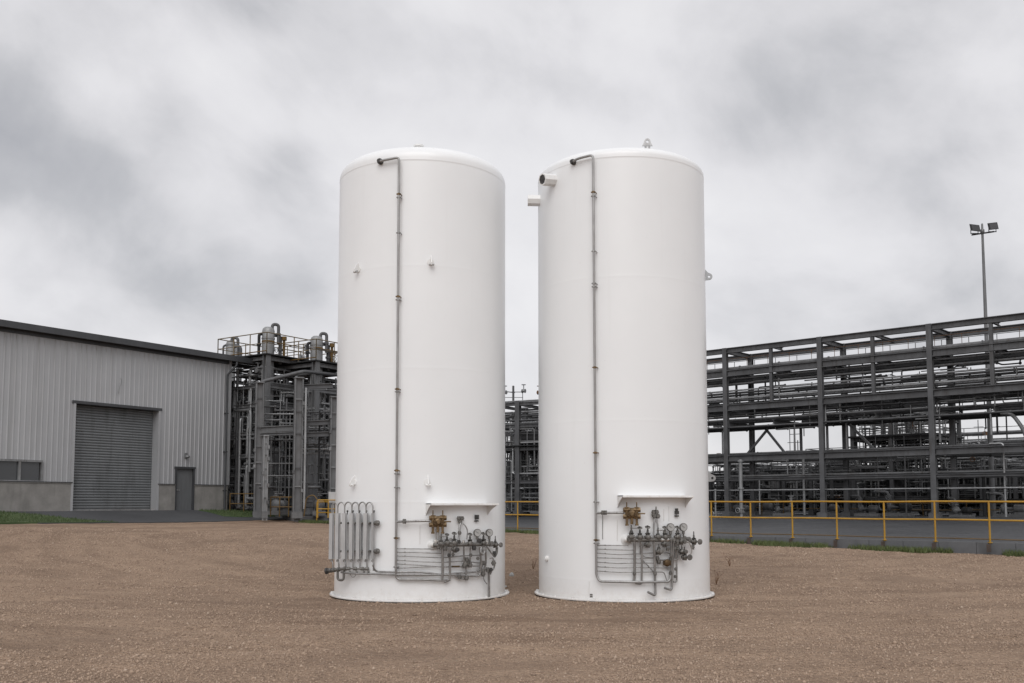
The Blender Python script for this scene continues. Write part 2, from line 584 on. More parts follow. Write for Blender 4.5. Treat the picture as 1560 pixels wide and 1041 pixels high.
# apron of old asphalt in front of the roller door, a lawn strip either side
def apron_fn(u, v):
    s = -12.6 + u * 15.8
    t = .02 + v * (4.7 + .25 * math.sin(u * 5) - 1.2 * u)
    return wxy(s, t)
tag(sheet('apron', M['apron'], apron_fn, 60, 24, .03), 'dark asphalt apron in front of the roller door', 'apron', kind='structure')
def lawn_fn(u, v):
    s = -26 + u * (15.2 - 2.0 * (1 - v) + 1.6 * v)
    t = .06 + v * (4.55 + .12 * math.sin(u * 31) + .1 * math.sin(u * 13))
    return wxy(s, t)
tag(sheet('lawn', M['grass'], lawn_fn, 60, 24, .05), 'green lawn strip along the warehouse plinth', 'lawn', kind='structure')
def verge_fn(u, v):
    s = -2.3 + u * 4.6
    t = .8 + v * (1.9 - u * .4 + .2 * math.sin(u * 7)) + .6 * u
    return wxy(s, t)
tag(sheet('grass_verge', M['grass'], verge_fn, 40, 12, .055), 'small green verge at the end of the apron', 'verge', kind='structure')
def pad_fn(u, v):
    s = 1.0 + u * 13
    t = 6.4 - v * 14
    x, y = wxy(s, t)
    return x, y, .80 + .16 * v
tag(sheet('concrete_pad', M['pad'], pad_fn, 20, 20, .0, .5), 'grey concrete pad under the process towers', 'pad', kind='structure')

# grass blades
def blades(name, pts, hmin, hmax, m, label, seed=1, wid=.006):
    rng = np.random.default_rng(seed)
    n = len(pts)
    P = np.array(pts)
    a = rng.uniform(0, 2 * np.pi, n)
    hh = rng.uniform(hmin, hmax, n)
    w = wid * rng.uniform(.7, 1.5, n)
    lean = rng.uniform(-.6, .6, (n, 2)) * hh[:, None]
    b0 = P + np.stack([np.cos(a) * w, np.sin(a) * w, np.full(n, -.01)], 1)
    b1 = P - np.stack([np.cos(a) * w, np.sin(a) * w, np.full(n, .01)], 1)
    tip = P + np.stack([lean[:, 0], lean[:, 1], hh], 1)
    vs = np.stack([b0, b1, tip], 1).reshape(-1, 3)
    mb = MB()
    mb.v = [tuple(map(float, p)) for p in vs]
    mb.f = [(3 * i, 3 * i + 1, 3 * i + 2) for i in range(n)]
    mb.sm = [False] * n
    return tag(mb.build(name, m), label, 'grass', kind='stuff')

rnd = random.Random(4)
pts = []
while len(pts) < 9000:
    u, v = rnd.random(), rnd.random()
    x, y = lawn_fn(u, v)
    if x > -27:
        pts.append((x, y, ground_z(x, y) + .05))
for i in range(2500):
    x, y = verge_fn(rnd.random(), rnd.random())
    pts.append((x, y, ground_z(x, y) + .05))
blades('grass', pts, .05, .12, M['grass'], 'short grass on the lawn by the warehouse', 2, .012)
pts = []
tries = 0
while len(pts) < 24000 and tries < 300000:
    tries += 1
    s = rnd.uniform(-28, 12)
    d = abs(rnd.gauss(0, .42)) + .02
    q = noise.noise(V((s * .55, 3.1, 0))) + .5 * noise.noise(V((s * 2.1, 7.7, d * 2)))
    lim = .75 if s < -4 else .55
    if q + .30 < d * .8 - (.25 if s < -4 else .02) or d > 1.6:
        continue
    x, y = rail_xy(s, -d)
    pts.append((x, y, ground_z(x, y)))
blades('kerb_grass', pts, .06, .19, M['weed'], 'ragged grass growing along the foot of the kerb', 3, .012)

# loose stones lying on the gravel
def pebbles():
    rng = np.random.default_rng(11)
    octv = np.array([(1, 0, 0), (-1, 0, 0), (0, 1, 0), (0, -1, 0), (0, 0, 1), (0, 0, -1)], float)
    octf = np.array([(0, 2, 4), (2, 1, 4), (1, 3, 4), (3, 0, 4), (2, 0, 5), (1, 2, 5), (3, 1, 5), (0, 3, 5)])
    co = np.empty(len(GROUND.data.vertices) * 3)
    GROUND.data.vertices.foreach_get('co', co)
    co = co.reshape(-1, 3)
    gx, gy = np.unique(co[:, 0].round(5)), np.unique(co[:, 1].round(5))
    Z = co[:, 2].reshape(len(gy), len(gx))
    N = 260000
    y = 7.2 + 26 * rng.random(N) ** 2.0
    x = rng.uniform(-.60, .60, N) * y
    d = np.minimum(np.hypot(x + 1.51, y - 16.15), np.hypot(x - 1.838, y - 16.15))
    b = (x - RO.x) * RB.x + (y - RO.y) * RB.y
    # stones gather in drifts between the packed wheel paths
    drift = np.array([noise.noise(V((float(px) * .5, float(py) * .5, 0))) + .5 * noise.noise(V((float(px) * 1.6, float(py) * 1.6, 4))) for px, py in zip(x, y)])
    ok = (d > 1.49) & (b < -.25) & (drift + rng.uniform(-.45, .55, N) > -.12)
    x, y = x[ok], y[ok]
    n = len(x)
    i = np.clip(np.searchsorted(gx, x) - 1, 0, len(gx) - 2); j = np.clip(np.searchsorted(gy, y) - 1, 0, len(gy) - 2)
    u = (x - gx[i]) / (gx[i + 1] - gx[i]); v = (y - gy[j]) / (gy[j + 1] - gy[j])
    z = (Z[j, i] * (1 - u) + Z[j, i + 1] * u) * (1 - v) + (Z[j + 1, i] * (1 - u) + Z[j + 1, i + 1] * u) * v
    r = np.minimum(.034, (.0046 + .00044 * y) * np.exp(rng.normal(0, .42, n)))
    sc = np.stack([r, r * rng.uniform(.55, 1, n), r * rng.uniform(.5, .85, n)], 1)
    o = octv[None] * rng.uniform(.6, 1.25, (n, 6, 3)) * sc[:, None, :]
    a = rng.uniform(0, 6.28, n); ca, sa = np.cos(a)[:, None], np.sin(a)[:, None]
    P = np.stack([x[:, None] + o[..., 0] * ca - o[..., 1] * sa, y[:, None] + o[..., 0] * sa + o[..., 1] * ca, z[:, None] + o[..., 2] + .15 * r[:, None]], -1)
    F_ = (octf[None] + 6 * np.arange(n)[:, None, None]).reshape(-1)
    me = bpy.data.meshes.new('loose_gravel')
    me.vertices.add(n * 6); me.vertices.foreach_set('co', P.reshape(-1))
    me.loops.add(n * 24); me.loops.foreach_set('vertex_index', F_.astype(np.int32))
    me.polygons.add(n * 8)
    me.polygons.foreach_set('loop_start', np.arange(0, n * 24, 3, dtype=np.int32))
    me.polygons.foreach_set('loop_total', np.full(n * 8, 3, dtype=np.int32))
    me.update(calc_edges=True)
    me.materials.append(M['pebble'])
    ob = bpy.data.objects.new('loose_gravel', me)
    COL.objects.link(ob)
    return tag(ob, 'loose stones scattered over the gravel yard', 'gravel', kind='stuff')
pebbles()

# ------------------------------------------------------------------ tanks
class Tank:
    R, RF = 1.395, 1.466
    def __init__(s, cx, cy):
        s.c = V((cx, cy, 0))
    def th(s, p):
        return math.atan2(p[0], -p[1])
    def pt(s, px, py, off=0.0):
        """point on the shell (standing off by off) under a photo point, in the tank's own frame"""
        d = ray(px, py); o = EYE - s.c
        r = s.R + off
        A = d.x ** 2 + d.y ** 2; B = 2 * (o.x * d.x + o.y * d.y); C = o.x ** 2 + o.y ** 2 - r * r
        D = B * B - 4 * A * C
        if D < 0:
            t = -B / (2 * A)
        else:
            t = (-B - math.sqrt(D)) / (2 * A)
        return o + d * t
    def out(s, p):
        return V((p[0], p[1], 0)).normalized()
    def path(s, pts, off=.05, step=7, rad=.05):
        P = []
        for i, q in enumerate(pts):
            o = q[2] if len(q) > 2 else off
            if i:
                a = pts[i - 1]; ao = a[2] if len(a) > 2 else off
                n = max(1, int(abs(q[0] - a[0]) / step))
                for k in range(1, n):
                    t = k / n
                    P.append(s.pt(a[0] + (q[0] - a[0]) * t, a[1] + (q[1] - a[1]) * t, ao + (o - ao) * t))
            P.append(s.pt(q[0], q[1], o))
        return fillet(P, rad)

def tank_shell(T, root, z_seam, seams, rk=.25, rh=.32):
    mb = MB()
    R_ = T.R
    prof = [(R_, 0.0)]
    for z in sorted(seams):
        prof += [(R_, z - .05), (R_, z - .014), (R_ + .0005, z - .006), (R_ + .0005, z + .006), (R_, z + .014), (R_, z + .05)]
    prof += [(R_, z_seam - .03), (R_, z_seam - .008), (R_ + .003, z_seam - .001), (R_ + .003, z_seam + .004), (R_ + .002, z_seam + .014)]
    for i in range(0, 13):
        a = R(78) * i / 12
        prof.append((R_ + .002 - rh * (1 - math.cos(a)), z_seam + .04 + rk * math.sin(a)))
    r1, z1 = prof[-1]
    # shallow crown tangent to the knuckle
    Rc = r1 / math.sin(R(12))
    for i in range(1, 9):
        a = R(12) * (1 - i / 8)
        prof.append((Rc * math.sin(a), z1 + Rc * (math.cos(a) - math.cos(R(12)))))
    mb.lathe(prof, n=128)
    o = mb.build('shell', M['tank'], root)
    mb = MB()
    mb.lathe([(R_ - .02, -.02), (R_ + .01, .014), (T.RF, .014), (T.RF + .002, .022), (T.RF, .036), (R_ + .004, .042)], n=128, smooth=False)
    for k in range(24):
        a = 2 * math.pi * k / 24 + .1
        mb.lathe([(.016, .036), (.016, .06), (.0, .06)], (math.cos(a) * (R_ + .043), math.sin(a) * (R_ + .043), 0), n=6, smooth=False)
    mb.build('base_ring', M['tank'], root)
    return prof[-1][1]

def pipe(T, root, name, pts, r, m='stainless', off=.05, rad=.05, n=10, step=7):
    mb = MB(); mb.tube(T.path(pts, off, step, rad), r, n)
    return mb.build(name, M[m], root)

def clamp(T, parent, px, py, off, m='stainless', k=1.0):
    p = T.pt(px, py, off); o = T.out(p); sd = V((-o.y, o.x, 0))
    mb = MB()
    mb.lathe([(.030 * k, -.018), (.036 * k, -.012), (.036 * k, .012), (.030 * k, .018)], p, (0, 0, 1), 12, False)
    mb.bar(p - sd * .048 * k, p + sd * .048 * k, .024, .020)
    for q in (-1, 1):
        mb.tube([p + sd * .042 * q * k, p + sd * .042 * q * k - o * (off + .01)], .008, 6)
        mb.ball(p + sd * .042 * q * k + o * .010, .011, 6)
    return mb.build('clamp', M[m], parent)

def valve(T, root, px, py, off=.07, k=1.0, handle='wheel', m='cast', hm='cast'):
    p = T.pt(px, py, off); o = T.out(p); sd = V((-o.y, o.x, 0)); up = V((0, 0, 1))
    mb = MB()
    mb.lathe([(.0, -.052), (.026, -.052), (.026, -.042), (.017, -.036), (.030, -.012), (.030, .012), (.018, .034), (.025, .038), (.025, .048), (0, .048)], p, sd, 10)
    for s in (1, 1):
        mb.lathe([(.026 * k, 0), (.022 * k, .03 * k), (.030 * k, .034 * k), (.030 * k, .046 * k), (.014 * k, .052 * k), (.012 * k, .085 * k), (.007 * k, .09 * k), (.007 * k, .135 * k), (0, .135 * k)], p, up, 10)
    mb.lathe([(.040, -.02), (.040, .03), (.025, .045), (0, .05)], p, o, 10, False)
    mb.lathe([(.0, 0), (.022, 0), (.022, .03), (.034, .034), (.034, .05), (0, .052)], p, -up, 8, False)
    b = mb.build('valve', M[m], root)
    mb = MB()
    if handle == 'wheel':
        c = p + up * .115 * k
        mb.ring(c, (up + o * .5).normalized(), .026 * k, .007 * k, 14)
        for q in (0, 1):
            d = (o, sd)[q]
            mb.bar(c - d * .026 * k, c + d * .026 * k, .008)
        mb.build('handwheel', M[hm], b)
    elif handle == 'lever':
        c = p + up * .10 * k
        mb.bar(c, c + sd * .075 * k + o * .05, .016, .01)
        mb.ball(c, .018, 8)
        mb.build('lever', M[hm], b)
    elif handle == 'knob':
        c = p + o * .09 * k
        mb.tube([p, c], .010, 8); mb.lathe([(.0, 0), (.034 * k, 0), (.040 * k, .01), (.036 * k, .03), (0, .034)], c, o, 12, False)
        mb.build('knob', M[hm], b)
    return b

def fitting(T, root, px, py, off=.05, k=1.0, m='cast', name='fitting'):
    p = T.pt(px, py, off)
    o = T.out(p); sd = V((-o.y, o.x, 0))
    mb = MB()
    mb.lathe([(.0, -.03 * k), (.022 * k, -.03 * k), (.022 * k, -.012 * k), (.03 * k, -.01 * k), (.03 * k, .01 * k), (.022 * k, .012 * k), (.022 * k, .03 * k), (0, .03 * k)], p, (0, 0, 1), 6, False)
    mb.lathe([(.0, -.024 * k), (.018 * k, -.024 * k), (.018 * k, .024 * k), (0, .024 * k)], p, sd, 6, False)
    return mb.build(name, M[m], root)

def gauge(T, root, px, py, stem_y, off=.10, r=.060):
    p = T.pt(px, py, off); o = (T.out(p) + V((0, -.6, 0))).normalized()
    mb = MB()
    mb.lathe([(0, -.045), (r * .7, -.045), (r, -.03), (r, .006), (r * .92, .012), (r * .90, .004), (0, .004)], p, o, 24)
    b0 = T.pt(px, stem_y, off - .02)
    mb.tube([p - o * .02, b0], .014, 8)
    mb.lathe([(0, -.02), (.022, -.02), (.022, .02), (0, .02)], p - V((0, 0, r + .02)) - o * .012, (0, 0, 1), 6, False)
    g = mb.build('gauge', M['cast'], root)
    mb = MB()
    mb.disc(p + o * .004, o, r * .88, .003, 24)
    d = mb.build('dial', M['gaugeface'], g)
    mb = MB()
    sd = o.cross(V((0, 0, 1))).normalized()
    mb.bar(p + o * .010 - sd * r * .2 - V((0, 0, r * .1)), p + o * .010 + sd * r * .55 + V((0, 0, r * .4)), .006, .003)
    mb.build('pointer', M['blackcast'], g)
    return g

def regulator(T, root, px, py, off=.13, k=1.0):
    """brass double regulator: a block with two tall screws and hanging outlets"""
    p = T.pt(px, py, off); o = T.out(p); sd = V((-o.y, o.x, 0)); up = V((0, 0, 1))
    if sd.x < 0: sd = -sd
    mb = MB()
    for dz in (.055, -.045):
        mb.tube([p - sd * .115 + up * dz, p + sd * .115 + up * dz], .030, 12)
        for q in (-.115, -.04, .04, .115):
            mb.lathe([(.0, -.014), (.040, -.014), (.040, .014), (0, .014)], p + sd * q + up * dz, sd, 6, False)
    for q in (-.075, .075):
        mb.tube([p + sd * q - up * .08, p + sd * q + up * .09], .026, 12)
        mb.lathe([(.036, -.012), (.036, .012), (0, .014)], p + sd * q + up * .085, up, 6, False)
        mb.tube([p + sd * q + up * .09, p + sd * q + up * .17], .009, 8)
        mb.tube([p + sd * q - up * .08, p + sd * q - up * .165], .018, 10)
        mb.lathe([(0, -.015), (.026, -.015), (.026, .012), (0, .012)], p + sd * q - up * .165, up, 6, False)
    mb.tube([p - up * .03, p - up * .16], .022, 10)
    mb.lathe([(.0, 0), (.052, 0), (.052, .02), (.03, .03), (.03, .05), (0, .05)], p + o * .02, o, 12, False)
    mb.tube([p + sd * .1, p + sd * .20], .010, 8)
    b = mb.build('regulator', M['brass'], root)
    mb = MB()
    for q in (-.055, .055):
        for dz in (.005, -.02):
            mb.lathe([(.0, 0), (.030, 0), (.022, .03), (0, .03)], p + sd * q + up * dz + o * .03, o, 8, False)
    mb.tube([p - o * (off - .01), p], .03, 10)
    mb.build('bonnet', M['brassdark'], b)
    return b

def hood(T, root, sl, sr, ll, lr, ptop, pbot, depth=.27):
    """rain hood: plate from the shell (photo columns sl..sr) to a straight lip (ll..lr), with curved side plates"""
    f0, f1 = T.pt(ll, ptop, depth), T.pt(lr, ptop, depth * .85)
    zt = (f0.z + f1.z) / 2
    f0.z = f1.z = zt
    zb = zt - .20
    ta, tb = T.th(T.pt(sl, pbot, 0)), T.th(T.pt(sr, pbot, 0))
    R_ = T.R
    def sp(th, r, z):
        return V((math.sin(th) * r, -math.cos(th) * r, z))
    N = 14
    arc = [sp(ta + (tb - ta) * i / N, R_ - .01, zt + .002) for i in range(N + 1)]
    fr = [f0 + (f1 - f0) * (i / N) for i in range(N + 1)]
    dn = V((0, 0, .012))
    vs = arc + fr + [q - dn for q in arc] + [q - dn for q in fr]
    n = N + 1
    fs = []
    for i in range(N):
        fs += [(i, i + 1, n + i + 1, n + i), (2 * n + i + 1, 2 * n + i, 3 * n + i, 3 * n + i + 1), (n + i, n + i + 1, 3 * n + i + 1, 3 * n + i)]
    mb = MB(); mb.add(vs, fs)
    mb.bar(f0 - V((0, 0, .021)), f1 - V((0, 0, .021)), .008, .018)
    h = mb.build('hood', M['hood'], root)
    for th, lip, f in ((ta, f0, 1), (tb, f1, -1)):
        a, c = sp(th, R_ - .01, zt - .016), sp(th, R_ - .01, zb)
        tip = lip - V((0, 0, .014))
        mid = [tip * (1 - t) + c * t + (a - (tip + c) / 2) * .15 * math.sin(math.pi * t) for t in (.2, .4, .6, .8)]
        nrm = (tip - a).cross(c - a).normalized() * .010
        m2 = MB(); m2.prism([a, tip] + mid + [c], nrm)
        m2.build('side_plate', M['hood'], h)
    return h

def lug(T, root, px, py, side=False, k=1.0):
    """plate lug with a hole, welded radially to the shell"""
    p = T.pt(px, py, 0); o = T.out(p); up = V((0, 0, 1)); t = V((-o.y, o.x, 0))
    mb = MB()
    L = .11 * k
    base = [(0, .13 * k), (L * .55, .06 * k)]
    arc = [(L * .75 + .055 * k * math.cos(a), .055 * k * math.sin(a)) for a in [R(x) for x in (70, 45, 20, 0, -20, -45, -70, -100)]]
    outer = [(-.02, .13 * k), (0, .13 * k)] + [(L * .55, .075 * k)] + arc + [(0, -.055 * k), (-.02, -.055 * k)]
    n = len(outer)
    hole = [(L * .75 + .02 * k * math.cos(2 * math.pi * i / n + 2.0), .02 * k * math.sin(2 * math.pi * i / n + 2.0)) for i in range(n)]
    hole = [hole[(n - i) % n] for i in range(n)]
    def W(q, w): return p + o * q[0] + up * q[1] + t * w
    vs = []
    for w in (-.011, .011):
        vs += [W(q, w) for q in outer] + [W(q, w) for q in hole]
    fs = []
    for i in range(n):
        j = (i + 1) % n
        fs += [(i, j, n + j, n + i), (2 * n + j, 2 * n + i, 3 * n + i, 3 * n + j), (i, 2 * n + i, 2 * n + j, j), (n + j, 3 * n + j, 3 * n + i, n + i)]
    mb.add(vs, fs)
    return mb.build('lifting_lug', M['hood'], root)

def hook(T, root, px, py, pm='cast'):
    p = T.pt(px, py, 0); o = T.out(p); up = V((0, 0, 1)); t = V((-o.y, o.x, 0))
    mb = MB()
    mb.lathe([(.052, -.004), (.052, .008), (.0, .01)], p, o, 16, False)
    mb.prism([p + up * .11, p + o * .055 + up * .06, p + o * .10 - up * .02, p + o * .095 - up * .06, p + o * .05 - up * .045, p - up * .03], t * .016)
    h = mb.build('hook', M['hood'], root)
    mb = MB(); mb.tube([p + o * .065 - up * .045 - t * .03, p + o * .065 - up * .045 + t * .05], .019, 8)
    return mb.build('pin', M[pm], h)

def disc_pad(T, root, px, py, r, off=.0):
    p = T.pt(px, py, off); o = T.out(p)
    mb = MB()
    mb.lathe([(r, -.05), (r, .012), (r * .9, .022), (r * .45, .03), (r * .4, .075), (0, .08)], p, o, 28)
    return mb.build('nozzle_pad', M['hood'], root)

# ---- left tank
TL = Tank(-1.51, 16.15)
tl = empty('storage_tank', TL.c)
tag(tl, 'white vertical tank with a row of finned vaporizer tubes on its side', 'tank', 'white storage tanks')
zs = TL.pt(645, 243).z
tank_shell(TL, tl, zs, [TL.pt(641, 870).z, TL.pt(641, 765).z, TL.pt(641, 560).z, TL.pt(641, 404).z])
RO_ = .075
def riser(T, root, path, off, clamps, r=.0195):
    mb = MB(); mb.tube(T.path(path, off, 9, .07), r, 12)
    rp = mb.build('riser_pipe', M['riser'], root)
    for px, py, m in clamps:
        clamp(T, rp, px, py, off, m, .64)
    return rp
lx = lambda y: 608 - (y - 245) / (880 - 245) * 5.0
rp = riser(TL, tl, [(578, 247, -.02), (579, 246, .07), (586, 244), (608, 240), (lx(300), 300), (lx(600), 600), (lx(868), 868)], RO_,
           [(lx(y), y, m) for y, m in ((296, 'brass'), (301, 'stainless'), (355, 'stainless'), (452, 'brass'), (457, 'stainless'), (593, 'brass'), (597, 'stainless'), (717, 'brass'), (722, 'stainless'), (743, 'stainless'), (820, 'brass'), (864, 'stainless'))])
p = TL.pt(579, 246, .03)
mb = MB(); mb.lathe([(.0, -.05), (.045, -.05), (.045, .02), (.03, .025), (.03, .05), (0, .05)], p, TL.out(p), 12, False)
mb.build('vent_flange', M['blackcast'], rp)
hood(TL, tl, 648, 742, 657, 760, 767, 782)
for q in ((546, 411), (656, 400), (540, 735), (651, 735)):
    hook(TL, tl, *q, 'hood' if q[1] > 600 else 'alu')
mb = MB(); zt_ = zs + .41
mb.lathe([(0, -.06), (.06, -.06), (.06, -.01), (.085, -.01), (.085, .012), (0, .012)], (0.02, -1.02, zs + .345), (0, 0, 1), 16, False)
mb.build('top_nozzle', M['hood'], tl)
regulator(TL, tl, 667, 795)
pipe(TL, tl, 'branch_pipe', [(604, 795, .075), (616, 794.5, .09), (656, 793.5, .12)], .019)
fitting(TL, tl, 616, 794.5, .09, 1.2)
disc_pad(TL, tl, 659, 830, .075)
# header pipe
pipe(TL, tl, 'header_pipe', [(660, 831, .11), (700, 830, .11), (755, 829, .10)], .030, 'cast')
for a in ((672, 829, 1.1, 'lever'), (681, 827.5, 1.1, 'wheel'), (692, 827.5, 1.25, 'wheel'), (716, 828, 1.2, 'wheel'), (736.5, 827.5, 1.25, 'wheel')):
    valve(TL, tl, a[0], a[1], .12, a[2], a[3])
valve(TL, tl, 693, 837, .12, .9, 'knob', hm='blackcast')
valve(TL, tl, 754.5, 830, .10, 1.0, 'knob')
gauge(TL, tl, 727.5, 812, 828)
gauge(TL, tl, 745.8, 812, 828)
# small instrument cluster and its hoses
for q in ((699, 790), (704, 790), (701, 795)):
    fitting(TL, tl, q[0], q[1], .06, 1.1)
pipe(TL, tl, 'hose', [(702, 796, .07), (700, 803, .08), (700, 816), (697.5, 827, .1)], .016, off=.09)
pipe(TL, tl, 'hose', [(704, 797, .07), (709, 801, .11), (712.5, 808, .11), (711, 822, .11)], .009, off=.1)
fitting(TL, tl, 700, 812, .09, 1.0)
mb = MB(); p = TL.pt(726, 788, .02); mb.box(p, (.05, .06, .07), TL.th(p)); mb.box(p + V((0, 0, -.06)), (.065, .03, .02), TL.th(p))
mb.build('sensor_box', M['blackcast'], tl)
# vertical drops under the header
pipe(TL, tl, 'drop_pipe', [(674, 831, .11), (674.5, 870, .07), (673.5, 883, .06)], .021)
pipe(TL, tl, 'drop_pipe', [(685, 838, .11), (685.5, 872, .07), (685, 884, .055), (677, 887, .05)], .017)
pipe(TL, tl, 'drop_pipe', [(706.5, 832, .11), (707, 858, .07)], .013)
pipe(TL, tl, 'drop_pipe', [(716.5, 834, .11), (716, 848, .09), (717, 864, .06)], .012)
pipe(TL, tl, 'drop_pipe', [(731, 834, .11), (733, 858, .08), (731.5, 874, .06)], .016)
pipe(TL, tl, 'drop_pipe', [(739.5, 834, .11), (740.5, 856, .08), (737.5, 872, .06)], .016)
pipe(TL, tl, 'loop_pipe', [(733, 834, .12), (732, 843, .14), (736, 846, .14), (739, 840, .14), (738, 832, .12)], .014, rad=.03)
pipe(TL, tl, 'drop_pipe', [(710, 856, .07), (710, 880, .06)], .013)
pipe(TL, tl, 'drain_pipe', [(744.8, 868, .07), (744.8, 880, .06), (745, 909.5, .05)], .020)
pipe(TL, tl, 'hose', [(741, 832, .11), (748, 842, .11), (752.5, 848, .11)], .012, rad=.08)
pipe(TL, tl, 'hose', [(757, 834, .09), (756.5, 843, .10), (753, 848, .10)], .022, 'cast')
pipe(TL, tl, 'hose', [(746, 851, .10), (750, 849, .12), (754, 858, .12), (752, 868, .10), (746, 871, .08)], .013, rad=.08)
for q in ((709, 859), (713, 857), (716, 861), (707.5, 862), (711, 853)):
    fitting(TL, tl, q[0], q[1], .08, 1.25)
for q in ((734, 858), (738, 858), (743, 868), (746, 872), (711, 881), (700, 879), (736, 870), (736, 875)):
    fitting(TL, tl, q[0], q[1], .07, 1.15)
fitting(TL, tl, 752, 858, .12, 1.3)
for px, py, k in ((664, 825, 1.3), (668, 834, 1.2), (678, 836, 1.5), (687, 822, .9), (699, 826, 1.3), (706, 826, 1.0), (722, 835, 1.5), (730, 824, 1.4), (737, 837, 1.7), (741, 826, 1.2), (748, 829, 1.7), (690, 845, 1.0), (684, 846, 1.1), (717, 846, 1.1), (728, 851, 1.1), (753, 843, 1.3), (748, 868, 1.2)):
    fitting(TL, tl, px, py, .115, k * .82, ('cast', 'stainless', 'cast', 'bright', 'blackcast')[int(px * 7 + py) % 5])
for px in (664.5, 668.5):
    pipe(TL, tl, 'riser_tube', [(px, 806, .13), (px, 828, .12)], .011)
# six small lines from the riser to the manifold
LN = [(836, [(660, 836.5)]), (841.5, [(640, 842), (674, 843.5)]), (847, [(640, 848.5), (674, 850), (705, 847), (732, 846)]),
      (853.3, [(640, 856), (674, 857), (706, 855), (732, 858)]), (859.2, [(636, 861), (674, 864), (708, 864)]), (866, [(640, 864), (674, 863.3), (700, 863), (730, 862.5), (733, 858)])]
for y0, rest in LN:
    pipe(TL, tl, 'tubing', [(603.5, y0, .05)] + [(a, b, .06) for a, b in rest], .0085, n=8, rad=.06)
    fitting(TL, tl, 617, y0 + (rest[0][1] - y0) * .25, .055, .35)
pipe(TL, tl, 'brass_line', [(688, 863.3, .062), (700, 863, .062)], .013, 'brassdark')
# larger lower lines
pipe(TL, tl, 'lower_pipe', [(568, 861, .13), (571, 869, .10), (576, 871.2), (604, 871.5), (640, 871.5), (674, 875.5), (696, 873.5), (726, 871.5), (733, 865.5), (736, 858)], .014, off=.06, rad=.08)
pipe(TL, tl, 'lower_pipe', [(520, 872, .12), (540, 874, .10), (604, 875.5), (640, 875.5), (690, 876), (728, 878.5), (732, 874), (733, 866)], .016, off=.06, rad=.06)
pipe(TL, tl, 'lower_pipe', [(603.2, 866, .07), (603.2, 879, .06), (607, 883), (640, 883), (670, 884.5), (686, 884)], .017, off=.055, rad=.07)
pipe(TL, tl, 'lower_pipe', [(690, 876, .06), (700, 881), (711, 883.5)], .011, off=.06)
mb = MB(); mb.tube(TL.path([(737, 878, .05), (737, 884, .05), (742, 890, .05)], .05, 7, .03), .006, 6); mb.build('drain_wire', M['cast'], tl)
mb = MB(); mb.tube(TL.path([(639.5, 800, .003), (639.5, 829, .003)], .003), .006, 6); mb.build('bonding_strip', M['hood'], tl)

# vaporizer: finned tubes hung off the shell on the left
vp = empty('vaporizer', (0, 0, 0)); vp.parent = tl
def vap_pt(px, py):
    t = (px - 505) / (568 - 505)
    return at(px, py, 15.20 - .38 * t) - TL.c
VX = [505.5, 514.5, 525, 536, 546.5, 557.5, 568]
for i, x in enumerate(VX):
    top, bot = vap_pt(x, 782), vap_pt(x, 852)
    mb = MB()
    rr = .040 if i < 6 else .024
    nf = 8
    for k in range(nf):
        a = 2 * math.pi * k / nf + .2
        d = V((math.cos(a), math.sin(a), 0)) * rr
        t = V((-math.sin(a), math.cos(a), 0)) * .0035
        mb.hexa([bot - t, bot + d - t, bot + d + t, bot + t, top - t, top + d - t, top + d + t, top + t])
    mb.tube([bot, top], .016, 8)
    if i < 6:   # flat outer fin plates
        for q in (-1, 1):
            mb.box(((top + bot) / 2) + V((q * .034, -.012, 0)), (.006, .06, (top - bot).z))
        mb.box(((top + bot) / 2) + V((-.008, -.040, 0)), (.050, .005, (top - bot).z))
    ft = mb.build('finned_tube', M['alu'], vp)
for i in range(6):
    a, b = vap_pt(VX[i], 782), vap_pt(VX[i + 1], 782)
    rad = (b - a).length / 2
    mid = (a + b) / 2; sd = (b - a) / 2
    hz = vap_pt(VX[i], 773).z
    P = [a, V((a.x, a.y, hz))] + [mid - sd * math.cos(math.pi * k / 8) + V((0, 0, hz - mid.z + rad * 1.15 * math.sin(math.pi * k / 8))) for k in range(1, 8)] + [V((b.x, b.y, hz)), b]
    mb = MB(); mb.tube(P, .0105, 8); mb.build('return_bend', M['riser'], vp)
for i, x in enumerate(VX):
    a, b = vap_pt(x, 852), vap_pt(x + (1.5 if i < 6 else 1), 866 + i * .6)
    mb = MB(); mb.tube(fillet([a, (a + b) / 2 + V((.012, -.01, 0)), b], .03), .012, 8)
    mb.lathe([(.0, -.01), (.022, -.01), (.022, .02), (0, .02)], a - V((0, 0, .03)), (0, 0, 1), 6, False)
    mb.build('stub_pipe', M['stainless'], vp)
mb = MB()
h0, h1 = vap_pt(498, 870), vap_pt(530, 866)
mb.tube([h0, h1], .024, 12)
mb.tube([h1, vap_pt(558, 867.5)], .013, 10)
for x in (504, 509, 516, 526):
    c = h0 + (h1 - h0) * ((x - 498) / 32); mb.lathe([(.0, -.016), (.036, -.016), (.036, .016), (0, .016)], c, h1 - h0, 12, False)
mb.build('header_pipe', M['cast'], vp)
mb = MB(); mb.lathe([(0, -.06), (.036, -.06), (.036, -.01), (.05, -.01), (.05, .02), (.02, .03), (0, .03)], h0, h0 - h1 + V((0, -.1, 0)), 12, False)
mb.build('end_flange', M['blackcast'], vp)
for x in (531, 541, 552, 559):
    c = vap_pt(x, 866.5)
    mb = MB(); mb.lathe([(.0, -.03), (.022, -.03), (.03, 0), (.022, .03), (0, .03)], c, (1, 0, .15), 8, False); mb.tube([c, c + V((.03, -.03, -.045))], .011, 6); mb.ball(c + V((.03, -.03, -.05)), .017, 6)
    mb.build('isolating_valve', M['cast'], vp)
c0, c1 = vap_pt(514.5, 866), vap_pt(524, 866)
z2 = vap_pt(519, 884).z
